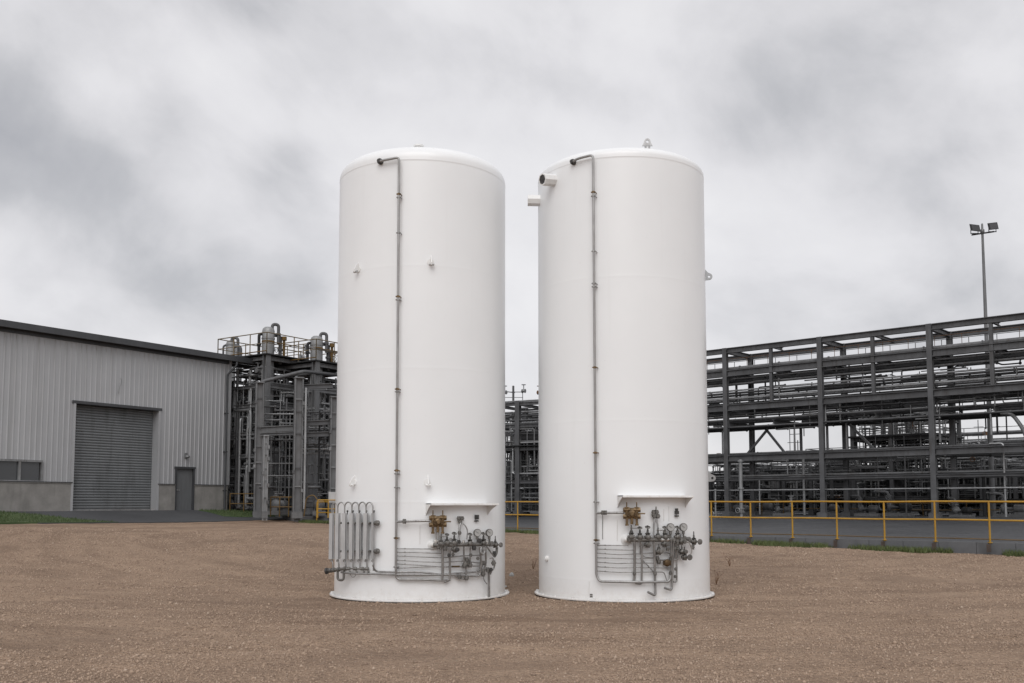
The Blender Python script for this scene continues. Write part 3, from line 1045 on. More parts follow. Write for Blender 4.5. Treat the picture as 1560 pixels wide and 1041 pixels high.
mb = MB(); mb.tube(fillet([c0, V((c0.x, c0.y, z2)), V((c1.x, c1.y, z2)), c1], .05), .019, 10); mb.build('drain_loop', M['cast'], vp)
mb = MB(); mb.tube(fillet([vap_pt(533, 874), vap_pt(536, 880), vap_pt(541, 879), vap_pt(543, 872)], .06), .006, 6); mb.build('drain_loop', M['stainless'], vp)
for yy in (797, 840):     # brackets back to the shell, clamps between the tubes
    mb = MB()
    a, b = vap_pt(512, yy), vap_pt(572, yy)
    mb.bar(a + V((0, .06, 0)), b + V((0, .06, 0)), .012, .03)
    for x in (520, 545, 570):
        q = vap_pt(x, yy) + V((0, .06, 0)); o = TL.out(q)
        e = V((o.x * TL.R, o.y * TL.R, q.z))
        mb.bar(q, e, .03, .03)
    mb.build('bracket', M['galv'], vp)
    for x in (519.8, 530.5, 541.3, 552, 562.8):
        q = vap_pt(x, yy); mb = MB(); mb.tube([q + V((0, .05, 0)), q + V((0, -.03, 0))], .011, 6); mb.ball(q + V((0, -.035, 0)), .015, 6)
        mb.build('bolt', M['cast'], vp)
    q = vap_pt(574.5, yy)
    mb = MB(); mb.lathe([(0, -.05), (.03, -.05), (.03, -.02), (.042, -.02), (.042, .02), (.025, .025), (0, .05)], q, (0.8, -.6, 0), 12, False)
    mb.tube([q, vap_pt(568, yy)], .012, 8)
    mb.build('valve', M['cast'], vp)
for x in (529, 537.5, 547.5, 558, 569.5):
    q = vap_pt(x, 779) + V((0, .02, 0)); mb = MB(); mb.ball(q, .016, 8); mb.tube([q, q - V((0, 0, .05))], .008, 6); mb.build('bolt', M['blackcast'], vp)

# ---- right tank
TR = Tank(1.838, 16.15)
tr = empty('storage_tank', TR.c)
tag(tr, 'white vertical tank with two stub nozzles at its top left edge', 'tank', 'white storage tanks')
zs2 = TR.pt(950, 238).z
tank_shell(TR, tr, zs2, [TR.pt(950, 885).z, TR.pt(950, 640).z, TR.pt(950, 420).z], .18)
rx = lambda y: 903.5 + (y - 240) / (885 - 240) * 5.0
rp = riser(TR, tr, [(872, 249, -.02), (873, 246, .07), (880, 242), (903.5, 236), (rx(300), 300), (rx(600), 600), (rx(876), 876), (913, 886), (965, 887), (1000, 887), (1020, 886.5), (1022, 874, .07)], RO_,
           [(rx(y), y, m) for y, m in ((293, 'brass'), (299, 'stainless'), (383, 'stainless'), (432, 'stainless'), (437, 'stainless'), (560, 'brass'), (690, 'brass'), (765, 'stainless'), (823, 'brass'), (828, 'stainless'))])
p = TR.pt(873, 247, .03)
mb = MB(); mb.lathe([(.0, -.05), (.045, -.05), (.045, .02), (.03, .025), (.03, .05), (0, .05)], p, TR.out(p), 12, False)
mb.build('vent_flange', M['blackcast'], rp)
hood(TR, tr, 940, 1044, 949, 1057, 755, 773)
def stub(px0, py0, px1, py1, Y0, Y1):
    a, b = at(px0, py0, Y0) - TR.c, at(px1, py1, Y1) - TR.c
    mb = MB()
    mb.lathe([(0, .0), (.098, .0), (.098, (b - a).length), (.080, (b - a).length), (.080, .04), (0, .04)], a, b - a, 8, False)
    sn = mb.build('stub_nozzle', M['hood'], tr)
    mb = MB(); mb.lathe([(.079, (b - a).length - .004), (.06, (b - a).length - .012), (0, (b - a).length - .012)], a, b - a, 16, False)
    mb.build('bore_shade', M['blackcast'], sn)  # black disc standing in for the shade inside the open bore
stub(852, 276, 826, 273.5, 15.45, 15.25)
stub(828, 306, 804, 305.5, 15.95, 15.95)
mb = MB(); q = V((.32, -1.06, zs2 + .285))
mb.lathe([(.0, -.12), (.045, -.12), (.045, .0), (0, .0)], q, (0, 0, 1), 12)
pl = [(-.085, 0), (.085, 0), (.05, .065)] + [(.048 * math.cos(a), .075 + .048 * math.sin(a)) for a in [R(x) for x in range(10, 180, 20)]] + [(-.05, .065)]
n_ = len(pl)
hol = [(.024 * math.cos(2 * math.pi * i / n_ - 2.2), .07 + .024 * math.sin(2 * math.pi * i / n_ - 2.2)) for i in range(n_)]
vs = [q + V((a, w, b)) for w in (-.012, .012) for lst in (pl, hol) for a, b in lst]
fs = []
for i in range(n_):
    j = (i + 1) % n_
    fs += [(i, j, n_ + j, n_ + i), (2 * n_ + j, 2 * n_ + i, 3 * n_ + i, 3 * n_ + j), (i, 2 * n_ + i, 2 * n_ + j, j), (n_ + j, 3 * n_ + j, 3 * n_ + i, n_ + i)]
mb.add(vs, fs)
mb.build('lifting_lug', M['alu'], tr)
def side_lug(px, py):
    # lug on the far right flank, seen in silhouette
    z = at(px, py, 16.15).z
    o = V((math.sin(R(84)), -math.cos(R(84)), 0)); t = V((-o.y, o.x, 0)); p = o * TR.R + V((0, 0, z))
    outer = [(-.03, .13), (.0, .13), (.05, .07)] + [(.07 + .055 * math.cos(a), .055 * math.sin(a)) for a in [R(x) for x in (60, 35, 10, -15, -40, -65, -90)]] + [(0, -.06), (-.03, -.06)]
    n = len(outer)
    hole = [(.07 + .021 * math.cos(2.6 - 2 * math.pi * i / n), .021 * math.sin(2.6 - 2 * math.pi * i / n)) for i in range(n)]
    vs = [p + o * a + V((0, 0, b)) + t * w for w in (-.012, .012) for lst in (outer, hole) for a, b in lst]
    fs = []
    for i in range(n):
        j = (i + 1) % n
        fs += [(i, j, n + j, n + i), (2 * n + j, 2 * n + i, 3 * n + i, 3 * n + j), (i, 2 * n + i, 2 * n + j, j), (n + j, 3 * n + j, 3 * n + i, n + i)]
    mb = MB(); mb.add(vs, fs)
    mb.build('lifting_lug', M['insul'], tr)
side_lug(1076, 425)
side_lug(1081, 729)
p = TR.pt(834, 851, 0)
mb = MB(); mb.lathe([(.045, -.04), (.045, .03), (.03, .035), (.03, .05), (0, .05)], p, TR.out(p), 12, False); mb.build('earth_boss', M['hood'], tr)
Z6 = lambda x, y: (890 + x / 5.629, 740 + y / 5.627)
def zp(*pts):
    return [(*Z6(q[0], q[1]), *q[2:]) for q in pts]
regulator(TR, tr, *Z6(408, 240))
pipe(TR, tr, 'branch_pipe', zp((104, 236, .075), (170, 234, .09), (345, 232, .12)), .019)
fitting(TR, tr, *Z6(160, 232), .09, 1.1); fitting(TR, tr, *Z6(182, 232), .09, 1.1)
disc_pad(TR, tr, *Z6(362, 462), .082)
pipe(TR, tr, 'header_pipe', zp((370, 465, .11), (600, 466, .11), (760, 462, .11), (905, 455, .10)), .030, 'cast')
pipe(TR, tr, 'header_sleeve', zp((655, 465, .115), (720, 464, .115)), .034, 'bright')
for zx, zy, k, hnd in ((404, 440, 1.3, 'lever'), (478, 442, 1.2, 'wheel'), (545, 442, 1.3, 'wheel'), (632, 440, 1.0, 'lever'), (693, 442, 1.25, 'wheel'), (800, 440, 1.25, 'wheel')):
    valve(TR, tr, *Z6(zx, zy), .12, k, hnd)
for zx, zy in ((543, 505), (690, 500), (830, 478), (640, 565), (838, 565)):
    valve(TR, tr, *Z6(zx, zy), .10, .85, 'knob')
valve(TR, tr, *Z6(940, 480), .10, 1.15, 'knob')
valve(TR, tr, *Z6(860, 612), .10, 1.15, 'knob')
gauge(TR, tr, *Z6(742, 358), Z6(0, 455)[1], r=.062)
gauge(TR, tr, *Z6(853, 357), Z6(0, 455)[1], r=.062)
for zx, zy in ((595, 228), (622, 228), (605, 262), (632, 262), (595, 250)):
    fitting(TR, tr, *Z6(zx, zy), .07, 1.15)
mb = MB(); mb.tube(TR.path(zp((616, 225, .07), (616, 180, .07))), .010, 8); mb.build('stem', M['cast'], tr)
pipe(TR, tr, 'hose', zp((608, 285, .08), (597, 320, .09), (595, 400, .1), (592, 500, .1)), .012, rad=.06)
pipe(TR, tr, 'hose', zp((618, 285, .08), (628, 320, .09), (632, 360, .1), (634, 425, .1)), .012, rad=.06)
mb = MB(); p = TR.pt(*Z6(792, 232), .02); mb.box(p, (.05, .06, .05), TR.th(p)); mb.box(p + V((0, 0, .04)), (.03, .04, .05), TR.th(p)); mb.box(p + V((0, 0, -.05)), (.065, .03, .02), TR.th(p))
mb.build('sensor_box', M['blackcast'], tr)
for zx, a, b, r_ in ((430, 468, 800, .021), (492, 520, 820, .016), (480, 470, 590, .012), (745, 480, 800, .015), (780, 480, 640, .012), (808, 470, 630, .013)):
    pts_ = zp((zx, a, .11), (zx + 3, (a + b) / 2, .08), (zx, b, .06))
    if zx == 430: pts_ += zp((420, 828, .055))
    if zx == 492: pts_ += zp((494, 838, .05), (470, 844, .05), (435, 836, .05))
    if zx == 808: pts_ = pts_[:-1] + zp((808, 625, .07), (800, 634, .07), (615, 640, .06))
    pipe(TR, tr, 'drop_pipe', pts_, r_)
pipe(TR, tr, 'drain_pipe', zp((598, 470, .11), (604, 620, .08), (607, 800, .06), (610, 932, .06), (600, 940, .07), (545, 912, .10)), .019, rad=.05)
pipe(TR, tr, 'drain_pipe', zp((765, 480, .11), (757, 640, .08), (754, 800, .06), (752, 880, .06), (742, 893, .07), (690, 878, .10)), .019, rad=.05)
pipe(TR, tr, 'drop_pipe', zp((792, 490, .11), (793, 640, .07), (794, 815, .06), (788, 825, .06), (768, 825, .06)), .013, rad=.04)
pipe(TR, tr, 'hose', zp((830, 490, .11), (850, 470, .14), (895, 480, .16), (925, 540, .16), (918, 585, .15), (895, 606, .12)), .008, 'bright', rad=.12)
pipe(TR, tr, 'hose', zp((938, 492, .09), (932, 520, .10), (932, 548, .10)), .022, 'cast')
pipe(TR, tr, 'hose', zp((838, 570, .10), (850, 595, .10), (862, 612, .10)), .012, 'cast')
LN = [(512, [(380, 514)]), (543, [(260, 550), (430, 553)]), (578, [(300, 592), (400, 588), (600, 576), (720, 576), (742, 590), (744, 700)]), (618, [(300, 624), (430, 628), (600, 620)]),
      (656, [(300, 668), (430, 663), (600, 664)]), (695, [(300, 705), (430, 702), (600, 704), (740, 706)]), (732, [(300, 744), (430, 742), (600, 740), (685, 742), (708, 812)])]
for y0, rest in LN:
    pipe(TR, tr, 'tubing', zp((106, y0, .05), *[(a, b, .06) for a, b in rest]), .0085, n=8, rad=.05)
    fitting(TR, tr, *Z6(180, y0 + (rest[0][1] - y0) * .3), .055, .35)
pipe(TR, tr, 'tubing', zp((505, 600, .07), (520, 612, .07), (600, 618, .07)), .0085, rad=.03)
pipe(TR, tr, 'tubing', zp((500, 640, .07), (550, 690, .07), (598, 745, .07)), .0085, rad=.06)
for zx, zy, k in ((610, 575, 1), (607, 755, 1), (628, 622, 1), (640, 655, 1.1), (430, 755, .9), (740, 750, .9), (785, 715, .8), (782, 780, .8), (740, 630, 1), (490, 520, 1), (640, 540, .9), (715, 545, .9)):
    fitting(TR, tr, *Z6(zx, zy), .08, k)
for zx, zy, k in ((385, 455, 1.7), (430, 455, 1.5), (404, 400, 1.3), (470, 470, 1.3), (510, 462, 1.2), (575, 462, 1.3), (615, 455, 1.5), (655, 450, 1.2), (720, 440, 1.5), (745, 470, 1.3), (770, 470, 1.5), (800, 475, 1.8), (860, 455, 1.7), (900, 470, 1.7), (930, 530, 1.4), (780, 540, 1.1), (805, 540, 1.2), (745, 600, 1.1), (690, 400, 1.2), (800, 395, 1.2)):
    fitting(TR, tr, *Z6(zx, zy), .115, k * .74, ('cast', 'stainless', 'cast', 'bright', 'blackcast')[int(zx + zy) % 5])
mb = MB(); p = TR.pt(*Z6(711, 662), .08); o = TR.out(p)
mb.lathe([(0, -.03), (.05, -.03), (.055, 0), (.05, .03), (.03, .035), (0, .036)], p, o, 16); mb.box(p - V((0, 0, .0)), (.11, .05, .07), TR.th(p)); mb.build('relief_body', M['brassdark'], tr)
for a, b in (((158, 250), (158, 460)), ((283, 290), (283, 470)), ((725, 180), (725, 300)), ((682, 200), (682, 300))):
    mb = MB(); mb.tube(TR.path(zp((*a, .004), (*b, .004))), .006, 6); mb.build('bonding_strip', M['hood'] if a[0] > 200 else M['stainless'], tr)
mb = MB()
for zx, zy in ((55, 935), (66, 935), (55, 952), (66, 952)):
    p = TR.pt(*Z6(zx, zy), .001); mb.box(p, (.022, .006, .022), TR.th(p))
mb.build('stencil_mark', M['cast'], tr)
mb = MB(); mb.tube(TR.path(zp((44, 815, .003), (38, 985, .003))), .006, 6); mb.build('weld_bead', M['hood'], tr)

# ------------------------------------------------------------------ warehouse
wh = empty('warehouse', (WC.x, WC.y, WBASE), WANG)
tag(wh, 'grey metal clad warehouse with roller door and concrete plinth', 'warehouse')
WINV = (Matrix.Translation((WC.x, WC.y, WBASE)) @ Matrix.Rotation(WANG, 4, 'Z')).inverted()
WN3 = V((WN.x, WN.y, 0))
def wp(px, py):
    q = WINV @ on_plane(px, py, (WC.x, WC.y, 0), WN3)
    return q.x, q.z
X0 = -24.0
plin = wp(340, 741)[1]
eave = wp(345, 549)[1]
# openings (x0, x1, z0, z1)
rd = (wp(109, 700)[0], wp(239, 700)[0], 0.0, wp(175, 620.5)[1])
md = (wp(265, 750)[0], wp(293, 750)[0], 0.0, wp(279, 713)[1])
w_z0, w_z1 = wp(30, 733)[1], wp(30, 702)[1]
wi = (wp(63, 718)[0] - 4.6, wp(63, 718)[0], max(w_z0, plin + .04), w_z1)
def holes_at(x, z0, z1):
    iv = [(z0, z1)]
    for a, b, c, d in (rd, md, wi):
        if a - 1e-6 < x < b + 1e-6:
            nv = []
            for p, q in iv:
                if c > p: nv.append((p, min(c, q)))
                if d < q: nv.append((max(d, p), q))
            iv = [(p, q) for p, q in nv if q - p > 1e-4]
    return iv
mb = MB()
pitch = .25
xs = []
x = X0
while x < -.05:
    xs += [(x, 0), (x + .165, 0), (x + .185, -.026), (x + .22, -.026), (x + .24, 0)]
    x += pitch
def prof_y(xx):
    u = (xx - X0) % pitch
    if u < .165: return 0
    if u < .185: return -.026 * (u - .165) / .02
    if u < .22: return -.026
    if u < .24: return -.026 * (1 - (u - .22) / .02)
    return 0
brk = sorted(set([round(a, 4) for a, b in xs] + [round(k, 4) for o_ in (rd, md, wi) for k in o_[:2]] + [0.0]))
for a, b in zip(brk[:-1], brk[1:]):
    if b - a < 1e-4: continue
    for p, q in holes_at((a + b) / 2, plin, eave + .05):
        ya, yb = prof_y(a + 1e-5) - .06, prof_y(b - 1e-5) - .06
        mb.add([(a, ya, p), (b, yb, p), (b, yb, q), (a, ya, q)], [(0, 1, 2, 3)])
# gable end and back, plain walls
Dp = 16.0
rz_ = eave + 1.3
mb.add([(0, -.06, plin), (0, Dp, plin), (0, Dp, eave), (0, Dp / 2, rz_), (0, -.06, eave)], [(0, 1, 2, 3, 4)])
mb.add([(X0, -.06, plin), (X0, Dp, plin), (X0, Dp, eave), (X0, Dp / 2, rz_), (X0, -.06, eave)], [(4, 3, 2, 1, 0)])
mb.add([(X0, Dp, 0), (0, Dp, 0), (0, Dp, eave), (X0, Dp, eave)], [(3, 2, 1, 0)])
mb.build('cladding', M['clad'], wh)
# plinth
mb = MB()
segs = [(X0, rd[0]), (rd[1], md[0]), (md[1], 0.02)]
for a, b in segs:
    mb.span((a, -.12, -.6), (b, .18, plin - .0))
    mb.span((a, -.15, plin), (b, .0, plin + .035))
mb.span((-.18, .18, -.6), (.02, Dp, plin))
mb.build('plinth', M['concrete'], wh)
# dark sill over the plinth
mb = MB()
for a, b in segs:
    mb.span((a, -.165, plin + .035), (b, -.02, plin + .07))
mb.build('drip_trim', M['trim'], wh)
# roof with fascia
rf = MB()
oh = .55
rf.add([(X0 - .4, -oh, eave + .1), (1.2, -oh, eave + .1), (1.2, Dp / 2, rz_ + .25), (X0 - .4, Dp / 2, rz_ + .25), (1.2, Dp + oh, eave + .1), (X0 - .4, Dp + oh, eave + .1)],
       [(0, 1, 2, 3), (3, 2, 4, 5)])
rf.add([(X0 - .4, -oh, eave + .02), (1.2, -oh, eave + .02), (1.2, Dp / 2, rz_ + .15), (X0 - .4, Dp / 2, rz_ + .15), (1.2, Dp + oh, eave + .02), (X0 - .4, Dp + oh, eave + .02)],
       [(3, 2, 1, 0), (5, 4, 2, 3)])
rfo = rf.build('roof', M['trim'], wh)
mb = MB()
mb.extrude([(-.02, -.14), (.13, -.14), (.17, .10), (.15, .10), (.115, -.12), (0, -.12), (0, .14), (-.02, .14)], (1.25, -oh, eave + .06), (X0 - .4, -oh, eave + .06))
mb.extrude([(0, -.16), (.03, -.16), (.03, .16), (0, .16)], (1.2, -oh, eave + .04), (1.2, Dp / 2, rz_ + .18))
mb.build('gutter', M['trim'], rfo)
mb = MB(); mb.span((X0, -.125, eave - .22), (-.06, -.0, eave + .05)); mb.build('eave_trim', M['trim'], wh)
# corner trim and downpipe
mb = MB(); mb.span((-.06, -.115, plin + .07), (.12, .1, eave)); mb.build('corner_trim', M['clad'], wh)
mb = MB()
mb.tube(fillet([(.1, -oh + .02, eave - .1), (.1, -oh + .02, eave - .28), (-.22, -.20, eave - .8), (-.22, -.20, .05)], .12), .055, 10)
for z in (1.0, 3.0, 5.0):
    mb.span((-.30, -.26, z), (-.14, -.06, z + .05))
mb.build('downpipe', M['trim'], wh)
# roller door, recessed
dep = .34
mb = MB()
z = .0; k = 0
vs = []
while z < rd[3] - .001:
    z2 = min(z + .125, rd[3])
    for q, yy in ((0, dep - .0), (.18, dep - .022), (.5, dep - .03), (.82, dep - .022), (.95, dep + .008)):
        vs.append((z + (z2 - z) * q, yy))
    z = z2
vs.append((rd[3], dep))
pv = [(rd[0] + .05, y_, z_) for z_, y_ in vs] + [(rd[1] - .05, y_, z_) for z_, y_ in vs]
n = len(vs)
mb.add(pv, [(i, n + i, n + i + 1, i + 1) for i in range(n - 1)])
door = mb.build('roller_door', M['roller'], wh)
mb = MB(); mb.span((rd[0] + .05, dep - .06, .0), (rd[1] - .05, dep - .004, .10)); mb.build('bottom_bar', M['galv'], door)
mb = MB()
mb.span((rd[0] - .06, -.14, -.3), (rd[0] + .05, dep + .05, rd[3])); mb.build('door_jamb', M['clad'], door)
mb = MB(); mb.span((rd[1] - .05, -.14, -.3), (rd[1] + .06, dep + .05, rd[3])); mb.build('door_jamb', M['clad'], door)
mb = MB(); mb.span((rd[0] - .10, -.15, rd[3]), (rd[1] + .12, dep + .05, rd[3] + .13)); mb.build('lintel', M['trim'], door)
# man door
mb = MB(); mb.span((md[0] + .05, -.02, .03), (md[1] - .05, .04, md[3] - .05))
pd = mb.build('door', M['door'], wh)
mb = MB(); mb.span((md[0] - .02, -.14, -.1), (md[0] + .05, .1, md[3])); mb.span((md[1] - .05, -.14, -.1), (md[1] + .02, .1, md[3])); mb.span((md[0] - .06, -.155, md[3] - .05), (md[1] + .06, .1, md[3] + .05))
mb.build('frame', M['trim'], pd)
mb = MB(); hx = md[0] + .16
mb.lathe([(.03, 0), (.03, .012), (.012, .016), (.012, .06), (0, .06)], (hx, -.02, 1.02), (0, -1, 0), 10); mb.bar((hx - .005, -.075, 1.02), (hx + .13, -.075, 1.02), .02)
mb.build('handle', M['bright'], pd)
# window
mb = MB()
a, b, c, d = wi
for p, q in (((a, -.11, c - .05), (b, .05, c + .03)), ((a, -.11, d - .04), (b, .05, d + .05)), ((a, -.105, c + .03), (a + .06, .05, d - .04)), ((b - .06, -.105, c + .03), (b + .03, .05, d - .04))):
    mb.span(p, q)
mid_x = wp(28, 718)[0]
wn = MB()
wn.v, wn.f, wn.sm = mb.v, mb.f, mb.sm
wo = wn.build('window', M['galv'], wh)
mull = [mid_x, mid_x - (b - mid_x)]
mb = MB()
for xm in mull:
    if xm > a: mb.span((xm - .05, -.10, c + .03), (xm + .05, .05, d - .04))
mb.build('mullion', M['galv'], wo)
edges = [a + .06] + sorted(m_ for m_ in mull if m_ > a) + [b - .06]
for p, q in zip(edges[:-1], edges[1:]):
    mb = MB(); mb.span((p + .05, -.01, c + .03), (q - .05, .01, d - .04)); mb.build('pane', M['glass'], wo)
# lamp over the man door and a scuffed patch plate high on the wall
lxp, lzp = wp(281, 698)
mb = MB(); mb.span((lxp - .07, -.16, lzp - .02), (lxp + .07, -.09, lzp + .25)); mb.lathe([(0, 0), (.10, 0), (.12, -.06), (.09, -.12), (0, -.13)], (lxp, -.24, lzp + .12), (0, 0, 1), 12)
mb.build('wall_lamp', M['galv'], wh)
sx, sz = wp(180, 590)
mb = MB(); mb.tube(fillet([(sx - .06, -.11, sz - .35), (sx, -.115, sz), (sx + .1, -.115, sz + .28), (sx + .05, -.11, sz + .42)], .1), .011, 6); mb.build('wall_bracket', M['galv'], wh)

# ------------------------------------------------------------------ railing
rl = empty('yellow_railing', (RO.x, RO.y, yard_z(0)), RANG)
tag(rl, 'long yellow pipe railing along the kerb in front of the rack', 'railing')
def rail_s(px):
    # where the photo column px meets the railing line
    u = (px - PX) / F
    return (RO.x - u * RO.y) / (u * RA.y - RA.x)
post_px = [1142, 1211, 1280, 1355, 1426, 1504]
ss = [rail_s(p_) for p_ in post_px]
st = (ss[-1] - ss[0]) / 5
posts = [ss[0] + st * k for k in range(-16, 9)]
L0, L1 = posts[0], posts[-1]
HR = 1.13
for k, s in enumerate(posts):
    mb = MB(); mb.tube([(s, 0, -.02), (s, 0, HR)], .027, 10)
    mb.lathe([(.075, 0), (.075, .015), (.05, .02), (0, .02)], (s, 0, .0), (0, 0, 1), 4, False)
    po = mb.build('post', M['yellow'], rl)
    mb = MB(); mb.span((s - .055, -.155, -.24), (s + .055, -.010 - .12, -.03))
    mb.build('post_bracket', M['stain'], po)
for z, r_, m_ in ((HR, .028, 'yellow'), (.62, .027, 'yellow'), (.10, .015, 'yellowdull')):
    mb = MB(); P = [(L0 + (L1 - L0) * i / 60, 0.006 * math.sin(i * 1.7), z + .006 * math.sin(i * .9)) for i in range(61)]
    mb.tube(P, r_, 10); mb.build('rail', M[m_], rl)

# ------------------------------------------------------------------ steel structures
def handrail(mb, P, h=1.1, r=.025, posts=True, mid=True):
    for a, b in zip(P[:-1], P[1:]):
        a, b = V(a), V(b)
        n = max(1, int((b - a).length / 1.3))
        mb.tube([a + V((0, 0, h)), b + V((0, 0, h))], r, 6)
        if mid: mb.tube([a + V((0, 0, h * .5)), b + V((0, 0, h * .5))], r * .8, 6)
        for k in range(n + 1):
            p = a + (b - a) * k / n
            mb.tube([p, p + V((0, 0, h))], r, 6)

def vessel_mesh(mb, c, r, h, axis=(0, 0, 1), n=20):
    c = V(c)
    pr = [(0, -.0)] + [(r * math.sin(R(a)), .28 * r * (1 - math.cos(R(a)))) for a in (20, 40, 60, 80)] + [(r, .30 * r)]
    top = [(r, h - .30 * r)] + [(r * math.sin(R(a)), h - .28 * r * (1 - math.cos(R(a)))) for a in (80, 60, 40, 20)] + [(0, h)]
    mb.lathe(pr + top, c, axis, n)
    for q in (.3, .7):
        mb.lathe([(r + .012, h * q), (r + .012, h * q + .05)], c, axis, n, False)

def valve_mesh(mb, p, ax, r, rng):
    ax = V(ax)
    mb.lathe([(0, -.12), (r * 1.9, -.12), (r * 1.9, -.08), (r * 1.3, -.06), (r * 1.5, 0), (r * 1.3, .06), (r * 1.9, .08), (r * 1.9, .12), (0, .12)], p, ax, 8, False)
    u = V((0, 0, 1)) if abs(ax.z) < .5 else V((0, -1, 0))
    mb.tube([p, V(p) + u * .4], .03, 6)
    mb.ring(V(p) + u * .4, u, .13, .02, 10, 5)

PIPEM = ['steel', 'steelb', 'steelb', 'galv', 'steel', 'galv', 'galv', 'insul']
def walk_pipe(rng, W, D, z0, z1, r, steps):
    p = V((rng.uniform(0, W), rng.uniform(0, D), rng.uniform(z0, z1)))
    P = [p.copy()]
    last = None
    for k in range(steps):
        ax = rng.choice([a for a in (0, 0, 1, 2, 2) if a != last])
        last = ax
        q = P[-1].copy()
        lo, hi = ((0, W), (0, D), (z0, z1))[ax]
        q[ax] = rng.uniform(lo, hi)
        if abs(q[ax] - P[-1][ax]) < .5:
            q[ax] = lo if P[-1][ax] > (lo + hi) / 2 else hi
        P.append(q)
    return fillet(P, r * 3)

def unit(label, loc, rz, W, D, levels, nx=3, ny=2, seed=1, pipes=24, vessels=2, runs=6, decks=(), rails=(), brace=True, colm='steel', cw=.28, cat='process unit', name='process_unit', rmin=.022, rmax=.075, hi=None, group=None, valves=6, railm='steel', bh=.2):
    rng = random.Random(seed)
    root = empty(name, loc, rz)
    tag(root, label, cat, group)
    top = levels[-1]
    xs = [W * i / (nx - 1) for i in range(nx)]
    ys = [D * j / (ny - 1) for j in range(ny)]
    for x in xs:
        for y in ys:
            mb = MB(); mb.hbeam((x, y, -.6), (x, y, top + .02), cw, cw, .04, (0, 1, 0))
            mb.box((x, y, .15), (cw * 1.5, cw * 1.5, .3))
            mb.build('column', M[colm], root)
    for L in levels:
        for y in ys:
            mb = MB(); mb.hbeam((cw * .0, y, L - .16), (W, y, L - .16), .14, bh, .025); mb.build('beam', M[colm], root)
        for x in xs:
            mb = MB(); mb.hbeam((x, .1, L - .16), (x, D - .1, L - .16), .13, bh * .9, .025); mb.build('beam', M[colm], root)
    for k in decks:
        L = levels[k]
        mb = MB(); mb.span((-.25, -.25, L), (W + .25, D + .25, L + .06)); mb.build('deck', M['black'], root)  # solid plates; in the pipe units added to block sky light from above
    for k in rails:
        L = levels[k] + .06
        mb = MB(); handrail(mb, [(-.2, D + .2, L), (-.2, -.2, L), (W + .2, -.2, L), (W + .2, D + .2, L), (-.2, D + .2, L)]); mb.build('handrail', M[railm], root)
    for k in range(vessels):
        r = rng.uniform(.3, .6)
        mb = MB()
        if rng.random() < .6:
            h = rng.uniform(1.8, max(2.2, levels[0] * .8))
            vessel_mesh(mb, (rng.uniform(r, W - r), rng.uniform(r, max(r + .1, D - r)), .3), r, h)
        else:
            h = rng.uniform(1.8, 3)
            L = rng.choice([0.4] + list(levels[:-1]))
            vessel_mesh(mb, (rng.uniform(0, max(.1, W - h)), rng.uniform(r, max(r + .1, D - r)), L + r + .1), r, h, (1, 0, 0))
        mb.build('vessel', M[rng.choice(['steel', 'steelb', 'black'])], root)
    # straight runs lying on the levels, the full length of the unit
    for k in range(runs):
        L = rng.choice(levels)
        r = rng.uniform(rmin, rmax)
        y = rng.uniform(.1, D - .1)
        z = L + r + rng.choice([0, 0, 0, .35, .7])
        mb = MB(); mb.tube([(-.5 * rng.random(), y, z), (W + .5 * rng.random(), y, z)], r, 8)
        mb.build('pipe', M[rng.choice(PIPEM)], root)
    for k in range(pipes):
        r = rng.uniform(rmin, rmax) * (.7 if rng.random() < .5 else 1)
        mb = MB()
        P = walk_pipe(rng, W, D, .25, (hi or top) - .1, r, rng.randint(3, 6))
        mb.tube(P, r, 8)
        for j in range(1, len(P) - 1, 7):
            a = P[j]; t = (P[min(j + 1, len(P) - 1)] - P[j - 1]).normalized()
            mb.lathe([(0, -.03), (r * 1.6, -.03), (r * 1.6, .03), (0, .03)], a, t, 8, False)
        o = mb.build('pipe', M[rng.choice(PIPEM)], root)
    for k in range(valves):
        mb = MB(); valve_mesh(mb, V((rng.uniform(0, W), rng.uniform(0, D * .5), rng.choice(levels + [0.3]) + rng.uniform(.3, .9))), rng.choice([(1, 0, 0), (0, 0, 1)]), .07, rng)
        mb.build('valve', M[rng.choice(['galv', 'steelb', 'rust', 'insul'])], root)
    return root

# ---- the long pipe rack on the right
PO = V((16.4, 52.0)) + RA * .24
PZ = .73
rack = empty('pipe_rack', (PO.x, PO.y, PZ), RANG)
tag(rack, 'long dark steel pipe rack of several tiers behind the yellow railing', 'pipe rack')
RZ = lambda y: at(1247, y, 52.0).z - PZ
z_top, z_deck, z_low, z_mid, z_thin = RZ(519), RZ(556), RZ(612), RZ(694), RZ(728)
BAY = 5.73
cols = [BAY * k for k in range(-3, 4)]
S0, S1 = cols[0] - .3, cols[-1] + .3
DB = 3.0
for s in cols:
    for b in (0, DB):
        mb = MB(); mb.hbeam((s, b, -.3), (s, b, z_top + .16), .26, .26, .035, (0, 1, 0)); mb.box((s, b, .12), (.5, .5, .24))
        mb.box((s, b - .0, .26), (.42, .42, .03))
        mb.build('column', M['steel'], rack)
    for zz, h_ in ((z_top, .26), (z_deck, .34), (z_low, .34), (z_mid, .32), (z_thin, .2), (RZ(638), .28)):
        mb = MB(); mb.hbeam((s, .13, zz), (s, DB - .13, zz), .2, h_, .03); mb.build('cross_beam', M['steel'], rack)
for zz, h_, w_ in ((z_top, .30, .24), (z_deck, .36, .24), (z_low, .36, .26), (z_mid, .34, .26), (z_thin, .16, .2)):
    for b in (0, DB):
        for a_, b_ in zip(cols[:-1], cols[1:]):
            mb = MB(); mb.hbeam((a_ + .14, b, zz), (b_ - .14, b, zz), w_, h_, .035); mb.build('beam', M['steel'], rack)
